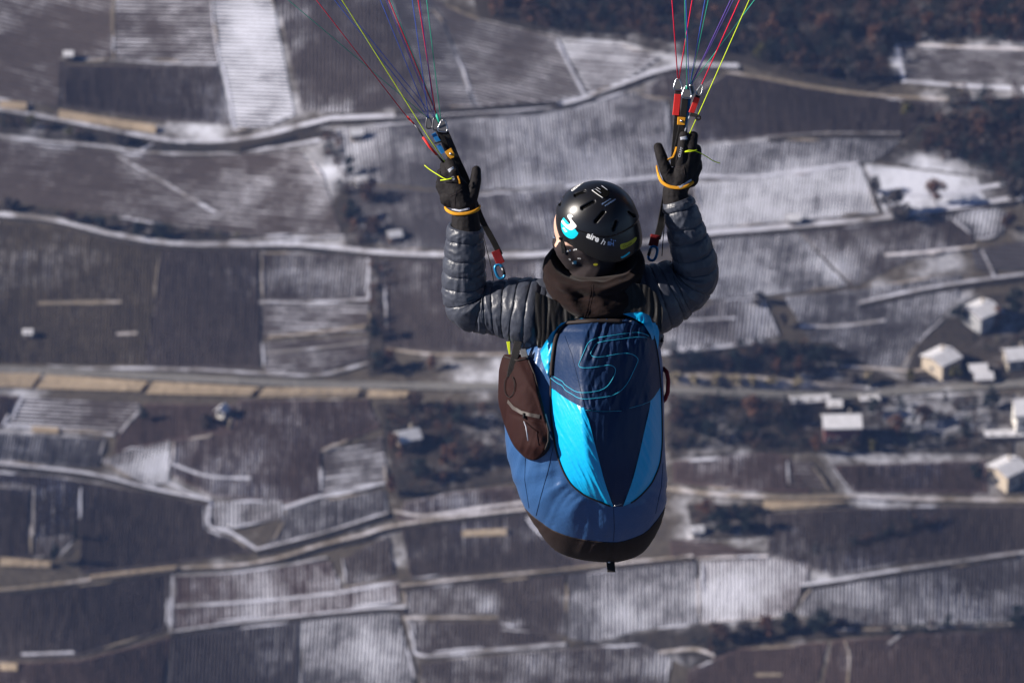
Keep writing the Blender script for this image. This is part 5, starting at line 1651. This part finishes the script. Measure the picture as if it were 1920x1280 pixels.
# camera mount on the crown
mt = patch_on('mount_plate', [(1111,358),(1119,352),(1138,355),(1143,362),(1141,368),(1131,373)], B_H, K_BLACK, helmet, .004, 1.5)
tube('mount_rail', on(B_H, densify([(1110.5,359),(1120,366),(1130.5,373)], 2, False), .006), .0011, K_WHITE, helmet, 5)
tube('mount_rail', on(B_H, densify([(1110.5,359),(1116,357)], 2, False), .006), .0010, K_GREY, helmet, 5)
tube('mount_rail', on(B_H, densify([(1117,357),(1127,364)], 2, False), .006), .0009, K_GREY, helmet, 5)
tube('mount_rail', on(B_H, densify([(1119,354),(1126,358)], 2, False), .006), .0009, K_GREY, helmet, 5)
tube('mount_rail', on(B_H, densify([(1128,350.5),(1139,358.5)], 2, False), .005), .0010, K_GREY, helmet, 5)
# round sticker: white S over a cyan sector
hz = lambda pts: [(1030+x/11.64, 400+y/11.64) for x, y in pts]
patch_on('sticker', spline(hz([(318,92),(285,130),(262,190),(258,250),(272,340),(310,430),(370,500),(430,538),(490,552),(550,535),(600,490),(632,432),(600,390),(556,330),(480,300),(440,230),(380,160),(318,92)]), 3)[:-1], B_H, K_DCYAN, helmet, .0008, 1.0)
patch_on('sticker_letter', spline(hz([(400,60),(412,30),(440,22),(480,30),(525,72),(500,84),(482,100),(490,130),(530,180),(580,240),(596,272),(588,300),(555,325),(510,356),(470,362),(430,352),(380,315),(320,255),(275,195),(270,160),(290,140),(310,150),(350,200),(395,238),(430,242),(455,225),(468,205),(462,180),(425,115),(400,80),(400,60)]), 2)[:-1], B_H, K_WHITE, helmet, .0014, 1.0)
text_on('skyy', 1054.5, 427.5, rad(46), 4.6, B_H, K_WHITE, helmet, off=.0014, bold=.02)
text_on('aire', 1099.0, 444.5, rad(23), 11.2, B_H, K_WHITE, helmet, bold=.035, stretch=1.0)
text_on('h', 1125, 457.0, rad(14), 11.0, B_H, K_WHITE, helmet, bold=.0, stretch=1.15, shear=.25)
text_on('fiH', 1139.0, 459.5, rad(4), 7.0, B_H, K_PALE, helmet, bold=.03)
for x, y, r in ((1146.3,449.5,1.5), (1150.4,450.8,1.1), (1153.6,451.2,1.1)):
    patch_on('printed_dot', [(x+r*math.cos(t), y+r*math.sin(t)) for t in np.linspace(0, 6.283, 11)[:-1]], B_H, K_PALE, helmet, .0008, .7)
ys_ = spline([(1162.5,462),(1163,458.5),(1167,456.5),(1175,454.5),(1184,450),(1189,446),(1192.5,444.5),(1193.4,447.5),(1190,453.5),(1184,459),(1175,464),(1168,467),(1164,466.5),(1162.5,462)], 3)[:-1]
patch_on('yellow_sticker', ys_, B_H, K_YELL, helmet, .0008, 1.0)
text_on('Insta360', 1174.6, 463.2, rad(-34), 3.6, B_H, K_BLACK, helmet, off=.0014, stretch=.72)
tube('printed_ring', on(B_H, [(1170+2.2*math.cos(t), 461.3+2.2*math.sin(t)) for t in np.linspace(0, 6.283, 14)], .0014), .0006, K_BLACK, helmet, 5)
text_on('OSEZABTO', 1072.6, 359.5, rad(-38), 3.4, B_H, K_WHITE, helmet, stretch=1.15, bold=.03)
text_on('@antinovision', 1128.5, 384.0, rad(-32), 2.4, B_H, K_PALE, helmet, stretch=1.0)
text_on('#NOSPEEDBAR', 1134.6, 387.2, rad(-32), 2.5, B_H, K_PALE, helmet, stretch=1.0)
patch_on('cyan_trim', [(1163,482),(1170,479),(1177,474),(1180,471.5),(1181,474),(1174,480),(1166,484)], B_H, K_DCYAN, helmet, .0008, 1.0)
patch_on('yellow_badge', [(1116.6+4.6*math.cos(t), 495.6+2.4*math.sin(t)) for t in np.linspace(0, 6.283, 15)[:-1]], B_H+B_GAIT+B_HOOD, K_YELL, helmet, .0012, 1.0)
# chin strap
strap('chin_strap', on(B_GAIT+B_H, densify([(1053,444),(1055,452),(1056,462),(1058,474)], 2, False), .004), .013, .003, R_, K_WEB, helmet)
# words printed on the gaiter
for tx, x, y, a, h, m in (('aire h', 1044,457,-38,3.0,K_WHITE), ('h', 1039,447,-38,3.0,K_PALE), ('a', 1049,441,-30,3.0,K_WHITE), ('aire', 1075,470,-14,3.4,K_WHITE), ('eh', 1065,459,-28,3.2,K_WHITE), ('oh', 1062,473,-22,3.2,K_WHITE), ('h', 1068,471,-22,3.2,K_PALE),
                          ('re', 1066,486,30,3.2,K_WHITE), ('aire', 1083,485,8,2.8,K_WHITE), ('h', 1073,495,-10,4.0,K_WHITE)):
    text_on(tx, x, y, rad(a), h, B_GAIT, m, gaiter, 'printed_word', .0008, 1.0, .02)
patch_on('printed_square', [(1075,489),(1081,489),(1081,495),(1075,495)], B_GAIT, mat('teal_print', (.03, .14, .24), .8, .2), gaiter, .0008, 1.0)
# words on the index finger of the right glove, letters on the left
text_on('CRAFT', 1275.5, 295.5, rad(-74), 4.4, B_GR, K_GREY, gloveR, 'printed_word', .0008, 1.0, .0)
text_on('CR', 1275.5-429, 331, rad(70), 4.4, B_GL, K_GREY, gloveL, 'printed_word', .0008, 1.0, .0)

# ------------------------------------------------------------------ risers, lines, brakes
def up_line(bx, by, bw, tx, ty):
    """from the riser up towards the wing, through (tx, ty) at the top of the photograph, then on for metres"""
    k = (-1700-by)/(ty-by)
    pts = []
    for f in (0, 1, k):
        x, y = lerp(bx, tx, f), lerp(by, ty, f)
        pts.append(P(x, y, bw-(by-y)*PX*math.tan(PITCH)*.92))
    return pts
def lines(root, rows, w):
    for bx, by, tx, m, r in rows:
        tube('suspension_line', up_line(bx, by, w, tx, 0), r*1.25, m, root, 6)

def maillon(cx, cy, w, h, wd, ang, root, m=K_STEEL):
    """triangular quick link"""
    ca, sa = math.cos(ang), math.sin(ang)
    pts = [(-.18,-.5),(.18,-.5),(.5,.18),(.46,.42),(.3,.5),(-.3,.5),(-.46,.42),(-.5,.18),(-.18,-.5),(.18,-.5)]
    q = [(cx+(x*wd)*ca-(y*h)*sa, cy+(x*wd)*sa+(y*h)*ca) for x, y in pts]
    mm = tube('quick_link', [P(x, y, w) for x, y in spline(q, 4)], .0026, m, root, 8)
    V, Fc = [], []
    inner = [(cx+(x*wd*.86)*ca-(y*h*.86)*sa, cy+(x*wd*.86)*sa+(y*h*.86)*ca) for x, y in pts[:8]]
    a = [P(x, y, w-.002) for x, y in inner]; b = [P(x, y, w+.003) for x, y in inner]
    V = a+b; n = 8
    Fc = [tuple(range(n)), tuple(range(2*n-1, n-1, -1))]+[(i, i+n, (i+1) % n+n, (i+1) % n) for i in range(n)]
    mk('rubber_insert', V, Fc, mat('grey_plastic_insert', (.10, .10, .11), .35, .5, .1, 40), mm, False)

# left riser
rl = thing('riser', 'left black riser with blue tabs, links and fan of suspension lines', 'riser', P(930, 498, .20))
W0 = -.035
A_ = [(938,478,.20),(924,450,.185),(905,415,.16),(886,368,.085),(872,330,.04),(858,300,.008),(842,262,-.018),(832,240,-.03)]
strap('webbing', [P(*q) for q in spline(A_, 5)], .020, .004, R_+U_*.35, K_WEB, rl)
strap('webbing', [P(x-9, y+1, w+.010) for x, y, w in spline(A_[3:], 5)], .015, .004, R_+U_*.4, K_WEB, rl)
strap('webbing', [P(x-15, y-3, w+.016) for x, y, w in spline(A_[4:], 5)], .012, .004, R_+U_*.4, K_WEB, rl)
strap('blue_tab', [P(813,250,-.034), P(818,259,-.032), P(823,266,-.030)], .0155, .005, R_+U_*.45, K_BTAPE, rl)
strap('blue_tab', [P(822,272,-.031), P(827,280,-.029), P(831,287,-.027)], .0145, .005, R_+U_*.45, K_BTAPE, rl)
strap('keeper', [P(815,269,-.036), P(822,267,-.038), P(830,265,-.034)], .006, .003, U_, K_WEB, rl)
strap('orange_tab', [P(840,281,-.030), P(846,291,-.028), P(848,296,-.026)], [.026, .024, .014], .006, R_+U_*.3, K_ORNG, rl)
V, Fc = tube_geo([P(845,288.5,-.036), P(845,288.5,-.031)], .0042, 12); mk('snap', V, Fc, K_STEEL, rl)
maillon(804, 231, -.03, 20, 11, rad(-8), rl, K_DSTEEL); maillon(817, 233, -.035, 22, 12, rad(-8), rl, K_DSTEEL); maillon(830.5, 236.5, -.042, 21, 17, rad(6), rl)
lines(rl, [(803,222,540,L_GREEN,.0009),(804,222,627,L_BLUE,.0010),(815,221,635,L_BLUE,.0009),(804,222,713,L_BLUE,.0010),(815,220,724,L_VIOL,.0010),(818,213,729,L_RED,.0013),(819,213,733,L_GREEN,.0009),
           (804,222,773,L_BLUE,.0010),(817,213,784,L_RED,.0013),(815,219,787,L_VIOL,.0009),(827,228,800,L_GREEN,.0011)], -.032)
tube('link_wrap', [P(818,212,-.034), P(820,219,-.036), P(824,230,-.04)], [.003, .005, .0035], L_GREEN, rl, 7)
# stabiliser line with red sleeve, left of the riser
tube('suspension_line', up_line(768, 226, -.03, 593, 0), .0014, L_RED, rl, 6)
tube('red_sleeve', [P(763,218,-.03), P(777,233,-.03)], .0026, K_RED, rl, 8)
tube('line_splice', [P(775,231,-.03), P(786,245,-.03), P(793,256,-.03)], [.0014, .0030, .0026], K_DSTEEL, rl, 8)
tube('red_sleeve', [P(793,257,-.03), P(806,276,-.026), P(819,290,-.02)], .0042, K_RED, rl, 8)
tube('line_splice', [P(819,290,-.02), P(831,304,-.01)], .0036, K_WEB, rl, 8)
strap('red_webbing', [P(929,470,.193), P(934,482,.197), P(939,494,.20)], .030, .006, R_+U_*.4, K_DRED, rl)
tube('speed_cord', [P(902,425,.18), P(912,465,.19), P(921,500,.20), P(926,528,.21)], .0014, K_WEB, rl, 6)

# right riser
rr = thing('riser', 'right riser with red and black webbing, links and fan of suspension lines', 'riser', P(1226, 462, .20))
A2 = [(1232,448,.20),(1238,425,.19),(1243,400,.17),(1252,350,.09),(1262,310,.05),(1268,270,.012),(1272,225,-.02),(1274,172,-.042)]
strap('webbing', [P(*q) for q in spline(A2[:4], 5)], .024, .004, R_+U_*.1, K_WEB, rr)
strap('webbing', [P(*q) for q in spline([(1262,312,.05),(1264,285,.02),(1267,250,.0),(1270,210,-.025),(1271,170,-.04)], 5)], .019, .004, R_, K_WEB, rr)
strap('red_webbing', [P(*q) for q in spline([(1267,216,-.028),(1269,198,-.034),(1271,177,-.042)], 4)], .0225, .006, R_, K_RED, rr)
strap('webbing', [P(*q) for q in spline([(1268,285,.012),(1276,250,-.012),(1281,215,-.03),(1285,182,-.045)], 5)], .022, .004, R_+U_*.15, K_WEB, rr)
strap('webbing', [P(*q) for q in spline([(1284,268,.02),(1286,240,.0),(1290,205,-.02),(1293,180,-.03)], 5)], .012, .004, R_+U_*.2, K_BTAPE, rr)
strap('orange_tab', [P(1277,234,-.030), P(1278,220,-.034)], .0265, .006, R_+U_*.08, K_ORNG, rr)
V, Fc = tube_geo([P(1277.5,227,-.040), P(1277.5,227,-.035)], .0045, 12); mk('snap', V, Fc, K_STEEL, rr)
strap('red_webbing', [P(*q) for q in spline([(1296,212,-.03),(1302,197,-.034),(1307,183,-.038)], 4)], .0190, .006, R_+U_*.45, K_RED, rr)
strap('webbing', [P(1307,183,-.038), P(1311,174,-.04)], .0165, .005, R_+U_*.45, K_WEB, rr)
tube('line_splice', [P(1293,218,-.03), P(1289,232,-.025), P(1285,246,-.015)], .0034, K_GREY, rr, 8)
maillon(1271, 158.5, -.044, 20, 15, 0, rr); maillon(1288, 173, -.05, 22, 17, rad(4), rr); maillon(1296, 168, -.04, 20, 11, rad(6), rr); maillon(1312.5, 169, -.042, 19, 9, rad(24), rr)
lines(rr, [(1271,149,1260,L_RED,.0015),(1273,149,1298,L_RED,.0015),(1288,163,1284,L_GREEN,.0011),(1292,158,1286,L_BLUE,.0011),(1294,158,1322,L_BLUE,.0010),(1295,158,1328,L_GREEN,.0010),
           (1296,157,1370,L_VIOL,.0010),(1297,157,1375,L_VIOL,.0009),(1298,156,1415,L_GREEN,.0010),(1316,158,1387,L_RED,.0015)], -.044)
tube('link_wrap', [P(1287,160,-.05), P(1288,167,-.053)], [.002, .004], L_GREEN, rr, 7)
# pulley on the brake line
V, Fc = box_geo(P(1301,216,-.044), R_*.012+U_*-.003, U_*.006+R_*.0015, F_*.003); mk('pulley_arm', V, Fc, K_WEB, rr, False)
tube('pulley', [P(1309+4*math.cos(t), 221+3.6*math.sin(t), -.044) for t in np.linspace(0, 6.283, 16)], .0034, K_WEB, rr, 7)
strap('red_webbing', [P(1229,440,.195), P(1227,451,.198), P(1224,462,.20)], .032, .006, R_+U_*.2, K_DRED, rr)
tube('speed_cord', [P(1247,405,.17), P(1244,440,.19), P(1241,480,.20)], .0016, K_WEB, rr, 6)

# brake handles held in the gloves, each with its yellow line
def brake(label, band, tail, line, base, gl):
    b = thing('brake_handle', label, 'brake handle', base)
    V, Fc = strap_geo([P(*q) for q in spline(band, 6)], .0105, .004, [U_]*(6*(len(band)-1)+1))
    mk('wrist_band', V, Fc, K_ORNG, b, True)
    for t in tail: tube('cord_tail', [P(*q) for q in spline(t, 5)], .0016, L_YELL, b, 6)
    x, y, w = line[0]
    tube('brake_line', [P(*q) for q in line[:2]]+up_line(line[1][0], line[1][1], line[1][2], line[2][0], line[2][1])[1:], .00155, L_YELL, b, 6)
    return b
bl = brake('left brake handle with orange band round the wrist and yellow line', [(834,388,.01),(838,394,-.024),(850,400,-.040),(866,401,-.046),(884,398,-.044),(897,392,-.034),(900,386,-.014)],
      [[(796,310,-.02),(806,318,-.03),(820,327,-.045),(836,336,-.058),(846,335,-.060)], [(826,338,-.045),(836,337,-.058),(848,334,-.060)]],
      [(834,303,-.02),(805,260,-.034),(641,0)], P(868,402,-.04), gloveL)
strap('orange_loop', [P(858,330,-.062), P(861,338,-.062), P(862,344,-.058)], .005, .003, R_, K_ORNG, bl)
br = brake('right brake handle with orange band round the wrist and yellow line', [(1231,312,.0),(1234,326,-.024),(1241,341,-.036),(1256,350,-.044),(1276,352,-.046),(1292,347,-.040),(1301,339,-.022),(1304,330,.0)],
      [[(1285,284,-.055),(1294,282,-.058),(1306,284,-.05),(1322,292,-.04),(1338,302,-.03),(1350,306,-.025)], [(1284,285,-.056),(1296,284,-.058),(1307,281,-.05)]],
      [(1290,257,-.02),(1316,200,-.05),(1405,0)], P(1268,352,-.04), gloveR)
strap('orange_loop', [P(1268,276,-.03), P(1266,284,-.04), P(1262,294,-.048), P(1252,300,-.045)], .006, .003, R_+U_*.3, K_ORNG, br)

# carabiners joining risers and harness
def carabiner(cx, cy, w, ang, label, hh=27, ww=15):
    c = thing('carabiner', label, 'carabiner', P(cx, cy+hh/2, w))
    ca, sa = math.cos(ang), math.sin(ang)
    pts = []
    for t in np.linspace(.6, 5.9, 26):
        x, y = ww/2*math.copysign(abs(math.cos(t))**.8, math.cos(t)), hh/2*math.copysign(abs(math.sin(t))**.8, math.sin(t))
        pts.append(P(cx+x*ca-y*sa, cy+x*sa+y*ca, w))
    tube('frame', pts, .0050, K_ALU, c, 9)
    tube('gate', [pts[-1], lerp(pts[-1], pts[0], .5), pts[0]], .0058, K_DSTEEL, c, 9)
    return c
carabiner(937, 509, .20, rad(-20), 'blue carabiner under the left riser behind the jacket sleeve')
cr = carabiner(1224, 475, .20, rad(180+14), 'blue carabiner under the right riser beside the helmet')

# ------------------------------------------------------------------ winter air over the valley
bpy.context.view_layer.update()
HZ = bpy.data.materials.new('valley_air'); HZ.use_nodes = True
HZ.node_tree.nodes.clear()
ho = nd(HZ.node_tree, 'ShaderNodeOutputMaterial'); hv = nd(HZ.node_tree, 'ShaderNodeVolumePrincipled')
hv.inputs['Color'].default_value = (.28, .46, 1.0, 1)
hv.inputs['Density'].default_value = HAZE
hv.inputs['Anisotropy'].default_value = 0.2
HZ.node_tree.links.new(hv.outputs['Volume'], ho.inputs['Volume'])
zs = [v.co.z + ground.location.z for v in ground.data.vertices]
lo = Vector((min(ax)-60, min(ay)-60, min(zs)-1.5)); hi = Vector((max(ax)+60, max(ay)+60, max(max(zs), CAM.z+4, 6)+3))
c_, h_ = (lo+hi)/2, (hi-lo)/2
V, Fc = box_geo(c_, Vector((h_.x, 0, 0)), Vector((0, h_.y, 0)), Vector((0, 0, h_.z)))
hz_ = mk('haze', V, Fc, HZ, None, False, base=(c_.x, c_.y, lo.z))
tag(hz_, 'thin bluish winter haze filling the valley air', 'haze', kind='stuff')
